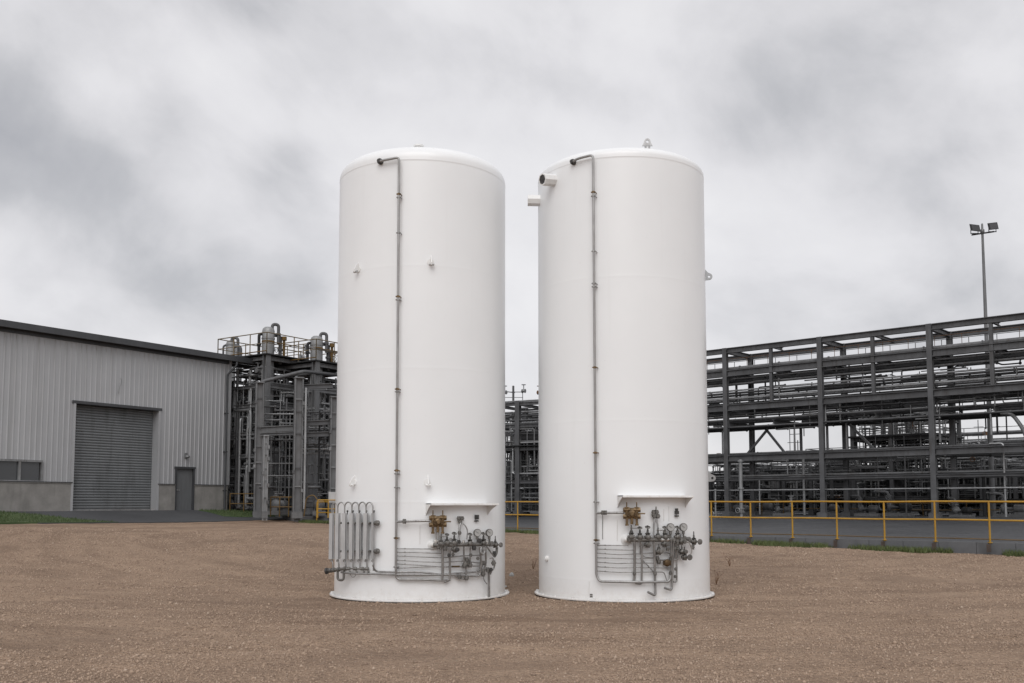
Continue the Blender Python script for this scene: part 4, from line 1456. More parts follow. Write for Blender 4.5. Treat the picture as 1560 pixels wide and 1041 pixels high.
for a_ in cols[:-1]:
    s = a_ + BAY / 2
    mb = MB(); mb.hbeam((s, 0, z_low + .18), (s, 0, z_top - .15), .17, .17, .03, (0, 1, 0)); mb.build('hanger_post', M['steel'], rack)
    mb = MB(); mb.hbeam((s, .1, z_top - .02), (s, 1.4 if int(a_) % 2 else DB - .1, z_top - .02), .14, .16, .02); mb.build('cross_beam', M['steel'], rack)
    for zz in (z_deck, z_low, RZ(638)):
        mb = MB(); mb.hbeam((s, .1, zz), (s, DB - .1, zz), .15, .24, .02); mb.build('cross_beam', M['steel'], rack)
# walkway deck with handrail on its far side
mb = MB(); mb.span((S0, 1.3, z_deck + .19), (S1, DB - .3, z_deck + .23)); mb.build('deck', M['black'], rack)
mb = MB(); handrail(mb, [(S0, DB - .15, z_deck + .24), (S1, DB - .15, z_deck + .24)], .85, .018, True, False); mb.build('handrail', M['steel'], rack)
mb = MB(); handrail(mb, [(S0 + 10, .95, z_deck + .24), (S1, .95, z_deck + .24)], .75, .014, True, False); mb.build('handrail', M['rust'], rack)
rng = random.Random(8)
def run(b, z, r, m_, s0=None, s1=None, wob=0):
    a, c = S0 if s0 is None else s0, S1 if s1 is None else s1
    mb = MB(); mb.tube([(a, b, z), (c, b, z)], r, 10)
    x = a + rng.uniform(.5, 2)
    while x < c:
        mb.lathe([(0, -.03), (r * 1.35, -.03), (r * 1.35, .03), (0, .03)], (x, b, z), (1, 0, 0), 10, False)
        x += rng.uniform(2.2, 5)
    return mb.build('pipe', M[m_], rack)
run(.42, z_deck + .30, .12, 'steelb')
run(.70, z_deck + .24, .07, 'steel')
# tier between deck and lower beam
dz = z_deck - z_low
for b, f, r, m_ in ((.15, .84, .04, 'steelb'), (.35, .70, .06, 'steelb'), (1.2, .80, .10, 'black'), (2.2, .84, .12, 'black'),
                    (.2, .50, .05, 'galv'), (.7, .46, .07, 'steel'), (1.6, .44, .07, 'steel'), (2.5, .42, .06, 'steel'),
                    (.3, .27, .07, 'galv'), (.9, .24, .06, 'steel'), (1.5, .20, .05, 'steelb'), (2.2, .18, .07, 'steel'), (2.7, .14, .05, 'steel')):
    run(b, z_low + dz * f, r, m_)
# pipes slung under the lower beam
zu = RZ(638)
for b, dz_, r, m_ in ((.25, .24, .05, 'steelb'), (.8, .22, .07, 'steel'), (1.8, .22, .07, 'steel'), (2.5, .22, .05, 'steelb'), (.5, .58, .04, 'steel'), (1.8, .55, .05, 'steel')):
    run(b, zu + dz_, r, m_, None, BAY * 1.0 if b in (.25, .5) else None)
run(1.0, zu - .16, .09, 'black'); run(2.2, zu - .17, .10, 'black'); run(.1, zu - .2, .05, 'steel')
# lower runs near the middle beams
for b, zz, r, m_ in ((.8, z_mid + .27, .07, 'steel'), (1.6, z_mid + .27, .09, 'steel'), (2.4, z_mid + .25, .06, 'steelb'), (.1, RZ(746), .04, 'insul'), (.6, z_thin + .18, .06, 'steelb'), (1.5, z_thin + .2, .08, 'steel'), (2.3, z_thin + .18, .05, 'galv')):
    run(b, zz, r, m_)
# thin lines that jog up, down and across inside the tiers
for k in range(64):
    lo, hi = rng.choice([(z_low + .2, z_deck - .3), (z_low + .2, z_deck - .4), (zu - .3, z_low - .2), (zu - .4, z_low - .2), (z_thin + .1, z_mid + .2)])
    x = rng.uniform(S0 + 7, S1 - 6); L_ = rng.uniform(2, 7); b = rng.uniform(.1, 2.8); z = rng.uniform(lo, hi)
    P = [V((x, b, z))]
    while x < P[0].x + L_:
        x += rng.uniform(.6, 2.4); P.append(V((x, b, z)))
        if rng.random() < .6: z = rng.uniform(lo, hi)
        else: b = rng.uniform(.1, 2.8)
        P.append(V((x, b, z)))
    r = rng.uniform(.018, .045)
    mb = MB(); mb.tube(fillet(P, r * 4, 3), r, 6)
    for q in P[1:-1:2]: mb.ball(q, r * 2.0, 6)
    mb.build('small_line', M[rng.choice(['steel', 'steelb', 'steelb', 'galv', 'black'])], rack)
# small hangers and drops
for k in range(46):
    s = rng.uniform(S0 + 8, S1 - 4); b = rng.uniform(.1, 2.8)
    z1_ = rng.choice([z_deck, z_low, z_low, zu]); z0_ = z1_ - rng.uniform(.5, 1.7)
    mb = MB(); r = rng.uniform(.02, .05)
    mb.tube([(s, b, z0_), (s, b, z1_)], r, 6)
    mb.build('hanger_rod', M[rng.choice(['steel', 'black', 'galv'])], rack)
for k in range(18):
    s = rng.uniform(S0 + 6, S1 - 3); b = rng.uniform(.2, 2.6)
    z1_ = rng.choice([zu, z_mid + .3, z_thin + .2]); r = rng.uniform(.03, .09)
    mb = MB(); mb.tube(fillet([(s - rng.uniform(.5, 1.5), b, z1_), (s, b, z1_), (s, b, .1 if z1_ < zu else z_mid + .2)], r * 3), r, 8)
    mb.build('drop_pipe', M[rng.choice(['steel', 'galv', 'insul', 'black'])], rack)
# knee braces at ground tier
for s, a_, b_ in ((-BAY + .4, 1.4, -1), (-BAY + 2.9, -1.2, 1), (0 + 2.3, -1.4, 1)):
    mb = MB(); mb.bar((s, 1.5, z_mid + .2), (s + a_, 1.5, zu - .3), .12); mb.build('brace', M['steel'], rack)
# flexible hose hanging near the lamp pole
mb = MB(); p0 = V((BAY * 1.62, .4, zu - .3)); mb.tube(fillet([p0 + V((-.5, 0, .05)), p0, p0 + V((.5, 0, -.8)), p0 + V((.75, 0, -2.0)), p0 + V((.9, 0, -3.1))], .6), .09, 10); mb.build('hose', M['steelb'], rack)

# ---- lamp pole behind the rack
lp = at(1513, 783, 53.0)
pole = empty('light_pole', (lp.x, lp.y, PZ))
tag(pole, 'tall tapered light pole with two floodlights above the pipe rack', 'light pole')
ptop = at(1498.5, 356, 53.0).z - PZ
mb = MB(); mb.tube([(0, 0, -.3), (0, 0, ptop * .5), (0, 0, ptop)], [.165, .115, .065], 14); mb.lathe([(.25, 0), (.25, .03), (.17, .05)], (0, 0, 0), n=12, smooth=False)
mb.lathe([(.075, 0), (.11, .02), (.11, .22), (.06, .26), (.05, .55), (0, .58)], (0, 0, ptop), n=12)
mb.build('pole', M['steelb'], pole)
mb = MB(); mb.bar((-.60, .0, ptop - .08), (.60, -.1, ptop + .08), .08, .07); mb.build('cross_arm', M['black'], pole)
for sx_ in (-1, 1):
    c = V((sx_ * .50, -.12 - .0, ptop + .34 + .05 * sx_))
    mb = MB()
    ca, sa = math.cos(sx_ * .12), math.sin(sx_ * .12)
    t = .32
    P = []
    for y, w, h_ in ((-.15, .25, .22), (-.04, .25, .22), (.13, .18, .15)):
        for a, b in ((-1, -1), (1, -1), (1, 1), (-1, 1)):
            X, Y_, Z_ = a * w, y, b * h_
            Y2, Z2 = Y_ * math.cos(t) - Z_ * math.sin(t) * -1, Z_ * math.cos(t) - Y_ * math.sin(t) * -1
            P.append(c + V((X * ca, Y2, Z2 + X * sa)))
    f_ = [(3, 2, 1, 0)] + [(r_ * 4 + i, r_ * 4 + (i + 1) % 4, r_ * 4 + 4 + (i + 1) % 4, r_ * 4 + 4 + i) for r_ in (0, 1) for i in range(4)] + [(8, 9, 10, 11)]
    mb.add(P, f_)
    fl = mb.build('floodlight', M['black'], pole)
    mb = MB()
    q = [P[i] + (P[(i + 2) % 4] - P[i]) * .08 + V((0, -.012, 0)) for i in range(4)]
    mb.prism(q, (0, -.006, 0)); mb.build('lens', M['lens'], fl)
    mb = MB(); mb.bar(c + V((-.20, 0, -.1)), c + V((-.20, 0, -.32)), .03); mb.bar(c + V((.20, 0, -.1)), c + V((.20, 0, -.32)), .03); mb.bar(c + V((-.22, 0, -.32)), c + V((.22, 0, -.32)), .04); mb.build('bracket', M['black'], fl)

# ---- process units behind the rack, ground tier
def rk(s, b):
    p = PO + RA * s + RB * b
    return (p.x, p.y, .75)
def rk_px(px, b):
    """distance along the rack at which the photo column px crosses the line b behind it"""
    u = (px - PX) / F
    o = PO + RB * b
    return (o.x - u * o.y) / (u * RA.y - RA.x)
def zat(py, Y):
    return at(780, py, Y).z - .75
def yb(px, b):
    s = rk_px(px, b); return (PO + RA * s + RB * b).y
u_specs = [
    # px left, px right, b, D, top y, levels, label
    (1082, 1150, 7, 4, 720, 3, 'low dark pipe unit beside the right tank behind the first rack bay'),
    (1150, 1240, 9, 4, 722, 3, 'low pipe unit seen through the second bay of the rack'),
    (1235, 1300, 8, 4, 712, 3, 'low pipe unit left of the tall pipe tower behind the rack'),
    (1300, 1420, 9, 5, 634, 5, 'tall dark pipe tower standing behind the middle of the rack'),
    (1415, 1500, 10, 4, 712, 3, 'low pipe unit between the tall pipe tower and the light pole'),
    (1495, 1600, 9, 4, 712, 3, 'low pipe unit at the far right behind the light pole'),
]
for i, (a, b_, bb, D, ty, nl, lab) in enumerate(u_specs):
    s0, s1 = rk_px(a, bb), rk_px(b_, bb)
    Yc = yb((a + b_) / 2, bb)
    zt = zat(ty, Yc)
    lv = [zt * (k + 1) / nl for k in range(nl)]
    big = nl == 5
    unit(lab, rk(s0, bb), RANG, s1 - s0, D, lv, 3 if s1 - s0 < 6 else 4, 2, 20 + i, 96, 3, 16 if big else 14, cw=.22,
         decks=(0,) if not big else (3,), rails=(nl - 1,) if not big else (2, 4), hi=zt + (.6 if not big else .9), valves=10)
# second row, farther back, closes the view at ground level
u2 = [
    (1070, 1200, 22, 5, 729, 'far row of dark pipework behind the left end of the rack'),
    (1195, 1330, 22, 5, 726, 'far row of dark pipework behind the middle of the rack'),
    (1325, 1450, 24, 5, 720, 'far row of dark pipework behind the tall pipe tower'),
    (1445, 1600, 24, 5, 676, 'far pipe bridge with rail behind the light pole'),
]
for i, (a, b_, bb, D, ty, lab) in enumerate(u2):
    s0, s1 = rk_px(a, bb), rk_px(b_, bb)
    zt = zat(ty, yb((a + b_) / 2, bb))
    lv = [zt * (k + 1) / 3 for k in range(3)]
    unit(lab, rk(s0, bb), RANG, s1 - s0, D, lv, 4, 2, 50 + i, 90, 4, 20, decks=(0,), rails=(2,), hi=zt + .3, valves=6, rmin=.04, rmax=.13)
# long low near-black blocks, added as deep shade, that shut off the horizon
for (a, b_, bb, ty, lab) in ((1060, 1330, 34, 749, 'added long low shade-dark shed behind the pipework'), (1330, 1640, 36, 741, 'low dark sheeted shed added as shade at the far right behind the pipework')):
    s0, s1 = rk_px(a, bb), rk_px(b_, bb)
    zt = zat(ty, yb((a + b_) / 2, bb))
    sh = empty('shade_backdrop', rk(s0, bb), RANG); tag(sh, lab, 'backdrop')
    W = s1 - s0
    mb = MB()
    for k in range(int(W / .4)):
        mb.span((k * .4, -.0 if k % 2 else -.04, -.4), ((k + 1) * .4, .1, zt))
    mb.span((0, .1, -.4), (W, 8, zt - .01)); mb.build('wall', M['black'], sh)
    mb = MB(); mb.prism([(-.3, -.4, zt), (W + .3, -.4, zt), (W + .3, 8.3, zt), (-.3, 8.3, zt)], (0, 0, .18)); mb.build('roof', M['steel'], sh)
# masts on the skyline
def mast(px, py, Y, label, r=.10, arms=2):
    p = at(px, 780, Y)
    root = empty('mast', (p.x, p.y, .7)); tag(root, label, 'mast', 'thin masts on the skyline')
    h = at(px, py, Y).z - .7
    mb = MB(); mb.tube([(0, 0, 0), (0, 0, h)], [r, r * .5], 8); mb.build('pole', M['steelb'], root)
    mb = MB()
    for k in range(arms):
        z = h * (.92 - .1 * k); mb.bar((-.5 - .2 * k, 0, z), (.6, 0, z + .05), .06)
    mb.tube([(.3, 0, h * .3), (.3, 0, h * .85)], r * .3, 6)
    mb.build('cross_arm', M['steel'], root)
mast(1213, 652, 95, 'thin mast with short arms seen through the second rack bay', .17, 3)
mast(1495, 640, 110, 'thin branching mast left of the light pole base', .10, 2)
mast(1368, 668, 100, 'short mast with arms right of the tall pipe tower legs', .12, 3)

# ---- ground equipment
def pump(label, loc, rz, k=1.0, seed=1):
    rg = random.Random(seed)
    root = empty('pump_set', loc, rz); tag(root, label, 'pump')
    mb = MB(); mb.span((-.9 * k, -.35 * k, 0), (.9 * k, .35 * k, .22 * k)); mb.build('base', M['pad'], root)
    mb = MB()
    mb.lathe([(0, 0), (.24 * k, .0), (.26 * k, .04), (.26 * k, .6 * k), (.18 * k, .68 * k), (0, .7 * k)], (.1 * k, 0, .55 * k), (1, 0, 0), 14)
    for j in range(8):
        mb.lathe([(.28 * k, .08 * k + j * .06 * k), (.28 * k, .10 * k + j * .06 * k)], (.1 * k, 0, .55 * k), (1, 0, 0), 14, False)
    mb.span((.15 * k, -.2 * k, .22 * k), (.7 * k, .2 * k, .35 * k))
    mb.build('motor', M[rg.choice(['steel', 'steelb', 'black'])], root)
    mb = MB(); mb.lathe([(0, -.1), (.28 * k, -.1), (.32 * k, 0), (.28 * k, .1), (.1 * k, .14), (.06 * k, .6 * k), (0, .6 * k)], (-.5 * k, 0, .55 * k), (1, 0, 0), 16)
    mb.span((-.65 * k, -.15 * k, .22 * k), (-.35 * k, .15 * k, .4 * k)); mb.build('casing', M[rg.choice(['steelb', 'steel', 'black'])], root)
    mb = MB(); mb.tube(fillet([(-.5 * k, 0, .7 * k), (-.5 * k, 0, 1.5 * k), (-1.3 * k, 0, 1.5 * k), (-1.3 * k, .6 * k, 1.5 * k)], .25), .08 * k, 10); mb.build('outlet_pipe', M[rg.choice(['steel', 'steelb'])], root)
    mb = MB(); valve_mesh(mb, V((-.5 * k, 0, 1.15 * k)), (0, 0, 1), .09 * k, rg); mb.build('valve', M['steelb'], root)
pls = [(1128, 3.8, 'white-topped pump at the foot of the second rack column'), (1160, 4.5, 'small pump under the second bay of the rack'), (1192, 2.6, 'pale pump set in the middle of the second rack bay'), (1262, 3.5, 'pump set just right of the third rack column'),
       (1320, 3.0, 'pump set under the third rack bay'), (1366, 3.6, 'pump left of the fourth rack column base'), (1463, 2.4, 'pump with pale casing right of the fourth rack column'), (1540, 3.2, 'pump near the right edge beyond the light pole')]
for i, (px, b, lab) in enumerate(pls):
    s = rk_px(px, b); pump(lab, rk(s, b), RANG + (i % 3 - 1) * .3, (.75, .9, .65, .8)[i % 4], i)
# standpipes
for i, (px, b, ty, m_, lab) in enumerate(((1128, -1.6, 700, 'galv', 'pale standpipe in front of the second rack column'), (1089, -2.5, 745, 'galv', 'thin pale pipe stub beside the right tank'), (1204, 3.2, 755, 'insul', 'short bent standpipe in the second rack bay'))):
    s = rk_px(px, b); x, y, z = rk(s, b)
    root = empty('standpipe', (x, y, .70), RANG); tag(root, lab, 'standpipe')
    h = at(px, ty, y).z - .7
    r = (.11, .05, .10)[i]
    mb = MB(); mb.tube([(0, 0, 0), (0, 0, h)], r, 10)
    for q in (.15, .5, .97):
        mb.lathe([(0, -.04), (r * 1.6, -.04), (r * 1.6, .04), (0, .04)], (0, 0, h * q), (0, 0, 1), 10, False)
    mb.build('pipe', M[m_], root)
    mb = MB(); valve_mesh(mb, V((0, 0, h * .12)), (0, 0, 1), r, rng); mb.build('valve', M['galv'], root)
# low yellow barriers
def barrier(label, loc, rz, L, h=1.0, m_='yellowdull', n=3):
    root = empty('yellow_barrier', loc, rz); tag(root, label, 'barrier', 'low yellow barriers')
    for k in range(n):
        mb = MB(); x = L * k / (n - 1); mb.tube([(x, 0, 0), (x, 0, h)], .027, 8); mb.build('post', M[m_], root)
    for z in (h, h * .5):
        mb = MB(); mb.tube([(0, 0, z), (L, 0, z)], .026, 8); mb.build('rail', M[m_], root)
for i, (px, b, L, h, lab) in enumerate(((1192, 4.6, 5.2, .8, 'low yellow barrier under the second rack bay'), (1110, 4.2, 2.2, .9, 'short yellow barrier beside the second rack column'), (1470, 4.6, 5, .75, 'low yellow barrier right of the fourth rack column'), (1355, 5.0, 3.5, .7, 'low yellow barrier left of the fourth rack column'))):
    s = rk_px(px, b); barrier(lab, rk(s, b), RANG, L, h)

# ---- structure seen in the slot between the tanks
gz_ = .72
g0 = at(752, 780, 60)
unit('dark pipe structure seen in the gap between the two white tanks', (g0.x, g0.y, gz_), R(-30), 5.2, 4, [2.2, 4.2, 5.6, at(800, 614, 60).z - gz_], 4, 2, 71, 96, 3, 16, decks=(1,), rails=(), hi=at(800, 640, 60).z - gz_, valves=12, cw=.3)
g1 = at(740, 780, 68)
unit('taller pipework farther back in the gap between the two tanks', (g1.x, g1.y, gz_), R(-30), 7.5, 4, [2.4, 4.6, at(800, 632, 68).z - gz_], 4, 2, 72, 90, 4, 16, decks=(0,), rails=(), valves=6)
mp = at(782, 780, 62)
root = empty('roof_vent_frame', (mp.x, mp.y, 0)); tag(root, 'small railed vent stack on top of the structure between the tanks', 'vent stack')
zb_, zt_ = at(782, 614, 62).z, at(781, 588, 62).z
mb = MB(); mb.tube([(0, 0, zb_), (0, 0, zt_)], .07, 8); mb.bar((-.6, 0, zb_ + .75), (.1, 0, zb_ + .65), .05); mb.build('stack', M['steel'], root)
mb = MB(); handrail(mb, [(-.6, 0, zb_), (.6, 0, zb_)], .7, .025); mb.build('handrail', M['steel'], root)
g2 = at(690, 780, 85)
sh = empty('shade_backdrop', (g2.x, g2.y, .6), R(-12)); tag(sh, 'dark shed added as shade far behind the gap between the two tanks', 'backdrop')
mb = MB(); mb.span((0, 0, -.3), (22, 6, 3.2)); mb.build('wall', M['black'], sh)  # black block added to stand for the deep shade in the gap
mb = MB(); mb.span((-.3, -.3, 3.2), (22.3, 6.3, 3.4)); mb.build('roof', M['steel'], sh)

# ---- process towers on the left, beyond the warehouse corner
LZ = .95
def lv_at(py, Y): return at(400, py, Y).z - LZ
def tower(label, px, Y, L1, L2, ytop, lv_px, col_r, seed, ves_top, pipes=40, rails=True):
    """square tower turned 45 degrees: nearest corner at photo column px"""
    p = at(px, 780, Y)
    root = unit(label, (p.x, p.y, LZ), WANG, L1, L2, [lv_at(q, Y) for q in lv_px], 2, 2, seed, pipes, 2, 12, decks=(len(lv_px) - 1,), rails=(), cw=.30, cat='process tower', name='process_tower', valves=10, hi=lv_at(lv_px[-1] + 14, Y), colm='steelb', rmin=.025, rmax=.09)
    zt = lv_at(lv_px[-1], Y) + .06
    mb = MB(); handrail(mb, [(-.2, L2 + .2, zt), (-.2, -.2, zt), (L1 + .2, -.2, zt), (L1 + .2, L2 + .2, zt), (-.2, L2 + .2, zt)], 1.1, .028); mb.build('handrail', M['railmix'], root)
    mb = MB(); mb.tube([(-.22, -.24, zt + .62), (L1 + .2, -.24, zt + .62)], .025, 6); mb.tube([(-.24, -.2, zt + .12), (-.24, L2, zt + .12)], .03, 6); mb.build('kick_rail', M['yellowdull'], root)
    # column vessel through the platform
    x, y = .55, .55
    vt = lv_at(ves_top, Y)
    r = .33
    mb = MB(); mb.lathe([(r * .98, .2), (r, .2), (r, vt - .25), (r * .9, vt - .12), (r * .6, vt - .03), (0, vt)], (x, y, 0), (0, 0, 1), 24)
    for z in (zt + .9, zt - 1.6, zt - 3.4): mb.lathe([(r + .025, z), (r + .025, z + .07)], (x, y, 0), n=24, smooth=False)
    ve = mb.build('column_vessel', M['vessel'], root)
    mb = MB(); mb.lathe([(r + .012, zt + .72), (r + .012, zt + .80)], (x, y, 0), n=24, smooth=False); mb.build('band', M['yellowdull'], ve)
    # overhead line and goosenecks
    def goose(dx, dy, z0, z1, rr, m_='steelb'):
        d = V((dx, dy, 0))
        c = V((x, y, 0))
        P = fillet([c + d.normalized() * r * .6 + V((0, 0, z1 - .3)), c + d.normalized() * r * .6 + V((0, 0, z1)), c + d + V((0, 0, z1)), c + d + V((0, 0, z0))], .28, 8)
        mb = MB(); mb.tube(P, rr, 10)
        mb.lathe([(0, -.05), (rr * 1.5, -.05), (rr * 1.5, .05), (0, .05)], c + d + V((0, 0, (z0 + z1) / 2)), (0, 0, 1), 10, False)
        mb.build('gooseneck', M[m_], root)
    goose(.40, -.34, vt - .9, vt + .14, .085, 'steel')
    goose(.62, -.25, zt - .4, vt - .42, .10, 'steel')
    goose(-.42, .24, zt, vt - .42, .08, 'black')
    mb = MB(); mb.tube([(x + .75, y - .4, zt), (x + .75, y - .4, zt + 1.0)], .07, 8); mb.lathe([(0, 0), (.14, 0), (.14, .2), (0, .22)], (x + .75, y - .4, zt + .9), (0, 0, 1), 8, False); mb.build('vent_valve', M['yellowdull'], root)
    return root
tower('process tower with the tallest column vessel beside the warehouse roof', 402, 50.5, 3.4, 3.5, 540, [690, 655, 612, 583, 541], .3, 31, 494, 98)
tower('process tower half hidden behind the left white tank', 478, 51.0, 3.6, 3.6, 551, [690, 655, 622, 590, 551], .3, 32, 508, 98)
# third vessel, behind the warehouse eave
p = at(346, 780, 58)
root = empty('column_vessel', (p.x, p.y, LZ)); tag(root, 'squat column vessel with bent pipes peeping over the warehouse eave', 'vessel')
vt = lv_at(518, 58)
mb = MB(); mb.lathe([(.30, 0), (.30, vt - .3), (.24, vt - .1), (0, vt)], n=20); mb.lathe([(.34, vt - .35), (.34, vt - .28)], n=20, smooth=False); mb.build('shell', M['vessel'], root)
for dx, z1, r in ((.45, vt + .1, .09), (.62, vt - .4, .1), (-.42, vt - .35, .06)):
    mb = MB(); mb.tube(fillet([(dx * .2, -.1, z1 - .2), (dx * .2, -.1, z1), (dx, -.1, z1), (dx, -.1, z1 - 2.2)], .25, 8), r, 10); mb.build('gooseneck', M['steel'], root)
p = at(352, 780, 56)
unit('dark pipe unit in the slot between warehouse corner and tower', (p.x, p.y, LZ), WANG, 4.0, 5.0, [1.7, 3.1, 4.3, 5.6, 7.0], 3, 2, 41, 98, 3, 16, decks=(2, 3), rails=(2, 3), valves=12, rmin=.025, rmax=.09)
p = at(410, 780, 58)
unit('dense dark pipework filling the space behind the two towers', (p.x, p.y, LZ), WANG - .5, 8.0, 4.0, [1.9, 3.6, 5.0, 6.3, 7.4], 4, 2, 42, 100, 6, 30, decks=(0, 1), rails=(2,), valves=14, rmin=.025, rmax=.09)
p = at(424, 780, 53.5)
unit('tangle of thin grey pipes between the two towers', (p.x, p.y, LZ), WANG - .5, 5.0, 3.0, [1.8, 3.3, 4.6, 5.9, 6.9], 3, 2, 43, 100, 2, 24, decks=(0,), rails=(3,), valves=14, cw=.2)
p = at(330, 780, 66)
sh = empty('shade_backdrop', (p.x, p.y, LZ), R(-8)); tag(sh, 'dark shed added as shade deep behind the towers on the left', 'backdrop')
mb = MB(); mb.span((0, 0, -.3), (14, 6, 4.4)); mb.build('wall', M['black'], sh)  # added black block that supplies the darkness behind the towers
mb = MB(); mb.span((-.3, -.3, 4.4), (14.3, 6.3, 4.6)); mb.build('roof', M['steel'], sh)
# heavy portal columns at the front of the unit
def portal_col(label, px, Y, ytop, w, beam_px=None, m_='steelb'):
    p = at(px, 784, Y)
    root = empty('support_column', (p.x, p.y, .85), .35); tag(root, label, 'column')
    h = at(px, ytop, Y).z - .85
    mb = MB(); mb.hbeam((0, 0, -.2), (0, 0, h), w, w * 1.2, .06, (1, 0, 0)); mb.build('shaft', M[m_], root)
    mb = MB(); mb.box((0, 0, .05), (w * 1.4, w * 1.4, .3)); mb.box((0, 0, .22), (w * 1.3, w * 1.3, .03)); mb.build('footing', M['pad'], root)
    mb = MB(); mb.box((0, 0, h + .03), (w * 1.3, w * 1.3, .06)); mb.build('cap_plate', M[m_], root)
    rg = random.Random(int(px))
    for k in range(5):
        z = h * (.2 + .16 * k + rg.uniform(-.05, .05))
        mb = MB(); mb.box((rg.choice([-1, 1]) * w * .6, -.06, z), (.10, .30, .16)); mb.box((0, -w * .35, z + .2), (w * 1.05, .03, .05)); mb.build('bracket', M[rg.choice(['steel', 'galv', 'steelb'])], root)
    return root, p, h
c1, p1, h1_ = portal_col('grey support column below the tallest column vessel', 392, 48.5, 584, .33)
c2, p2, h2_ = portal_col('grey support column with white pipe midway to the left tank', 452, 47.0, 577, .35)
c3, p3, h3_ = portal_col('grey support column beside the edge of the left tank', 507, 47.5, 606, .33)
c4, p4, h4_ = portal_col('slim pale column just right of the first support column', 403, 46.8, 665, .20, m_='galv')
for c_, q in ((c2, .3), ):
    mb = MB(); mb.tube([(q, -.34, .35), (q, -.34, 6.2)], .06, 8); mb.build('downpipe', M['insul'], c_)
def cross(label, a, b, w, h_, kind='beam', m_='steelb'):
    a, b = V(a), V(b)
    root = empty('portal_beam', a); tag(root, label, 'beam')
    mb = MB(); mb.hbeam((0, 0, 0), b - a, w, h_, .04); mb.build('web', M[m_], root)
    return root
def L3(px, py, Y): return at(px, py, Y)
# big overhead line bending down beside the first column
pa = [L3(391, 784, 48.9), L3(391, 590, 48.9), L3(398, 582, 48.6), L3(462, 566, 49.5), L3(520, 572, 53)]
mb = MB(); o_ = pa[0]
mb.tube(fillet([q - o_ for q in pa], .3, 6), .095, 12); 
for k in (.3, .6, .8):
    q = (pa[1] - pa[0]) * k; mb.lathe([(0, -.05), (.155, -.05), (.155, .05), (0, .05)], q, (0, 0, 1), 12, False)
ob = mb.build('overhead_pipe', M['steel']); ob.location = o_
tag(ob, 'large grey pipe rising by the first column and bending right overhead', 'pipe')
for i, (y0, y1, w_) in enumerate(((655, 652, .3), (662, 660, .16))):
    cross(('upper', 'lower')[i] + ' horizontal beam between the first two support columns', L3(398, y0, 48.4), L3(452, y1, 47.3), .2, w_)
for i, (y0, y1) in enumerate(((646, 643), (663, 661), (590, 588))):
    cross(('middle', 'lowest', 'topmost')[i] + ' horizontal beam between second and third support columns', L3(452, y0, 47.2), L3(507, y1, 47.7), .2, .24, m_='steel')
# cylindrical vessels low in the unit
for px, Y, yt, r, lab in ((410, 50.5, 682, .42, 'tall grey vessel behind the slim pale column'), (468, 50.0, 668, .34, 'grey vessel between second and third support columns')):
    p = at(px, 784, Y); root = empty('standing_vessel', (p.x, p.y, .9)); tag(root, lab, 'vessel')
    mb = MB(); vessel_mesh(mb, (0, 0, .3), r, at(px, yt, Y).z - 1.2); mb.build('shell', M['steelb'], root)
    mb = MB(); mb.lathe([(r * .85, 0), (r * .85, .5)], n=20); mb.build('skirt', M['steelb'], root)
def bundle(label, pxa, pxb, ya, yb, Y, n, m, seed):
    rg = random.Random(seed)
    o = at((pxa + pxb) / 2, 784, Y)
    root = empty('pipe_bundle', (o.x, o.y, .9)); tag(root, label, 'pipes')
    O = V((o.x, o.y, .9))
    for k in range(n):
        y_ = rg.uniform(ya, yb); d = rg.uniform(-.4, 1.6)
        P = [at(pxa - rg.uniform(-8, 4), y_, Y + d)]
        x_ = pxa
        while x_ < pxb:
            x_ += rg.uniform(12, 45)
            P.append(at(min(x_, pxb + 4), y_, Y + d))
            if rg.random() < .5:
                y_ += rg.choice([-1, 1]) * rg.uniform(4, 14); P.append(at(min(x_, pxb + 4), y_, Y + d))
        r = rg.uniform(.02, .06)
        mb = MB(); mb.tube(fillet([q - O for q in P], r * 4, 3), r, 6)
        for q in P[1:-1]: mb.ball(q - O, r * 1.7, 6)
        mb.build('pipe', M[rg.choice(['steelb', 'galv', 'steel', 'steel', 'steelb'])], root)
    for k in range(m):
        x_ = rg.uniform(pxa, pxb); d = rg.uniform(-.3, 1.6); y0, y1 = rg.uniform(ya, ya + 50), rg.uniform(yb - 10, 775)
        r = rg.uniform(.02, .055)
        a, b = at(x_, y0, Y + d), at(x_, y1, Y + d)
        b.x = a.x
        mb = MB(); mb.tube(fillet([a - O, b - O, b - O + V((rg.choice([-.6, .6]), .3, 0))], r * 4, 3), r, 6)
        for f in (.3, .7): mb.lathe([(0, -.03), (r * 1.7, -.03), (r * 1.7, .03), (0, .03)], (a + (b - a) * f) - O, (0, 0, 1), 6, False)
        mb.build('riser', M[rg.choice(['steelb', 'galv', 'steel', 'black'])], root)
bundle('loose bundle of thin grey pipes crossing between first and second support columns', 398, 452, 590, 740, 48.9, 16, 9, 5)
bundle('loose bundle of thin grey pipes between second and third support columns', 455, 512, 586, 740, 48.2, 18, 9, 6)
bundle('thin pipes in the slot between warehouse corner and first support column', 353, 392, 620, 740, 52.0, 14, 7, 7)
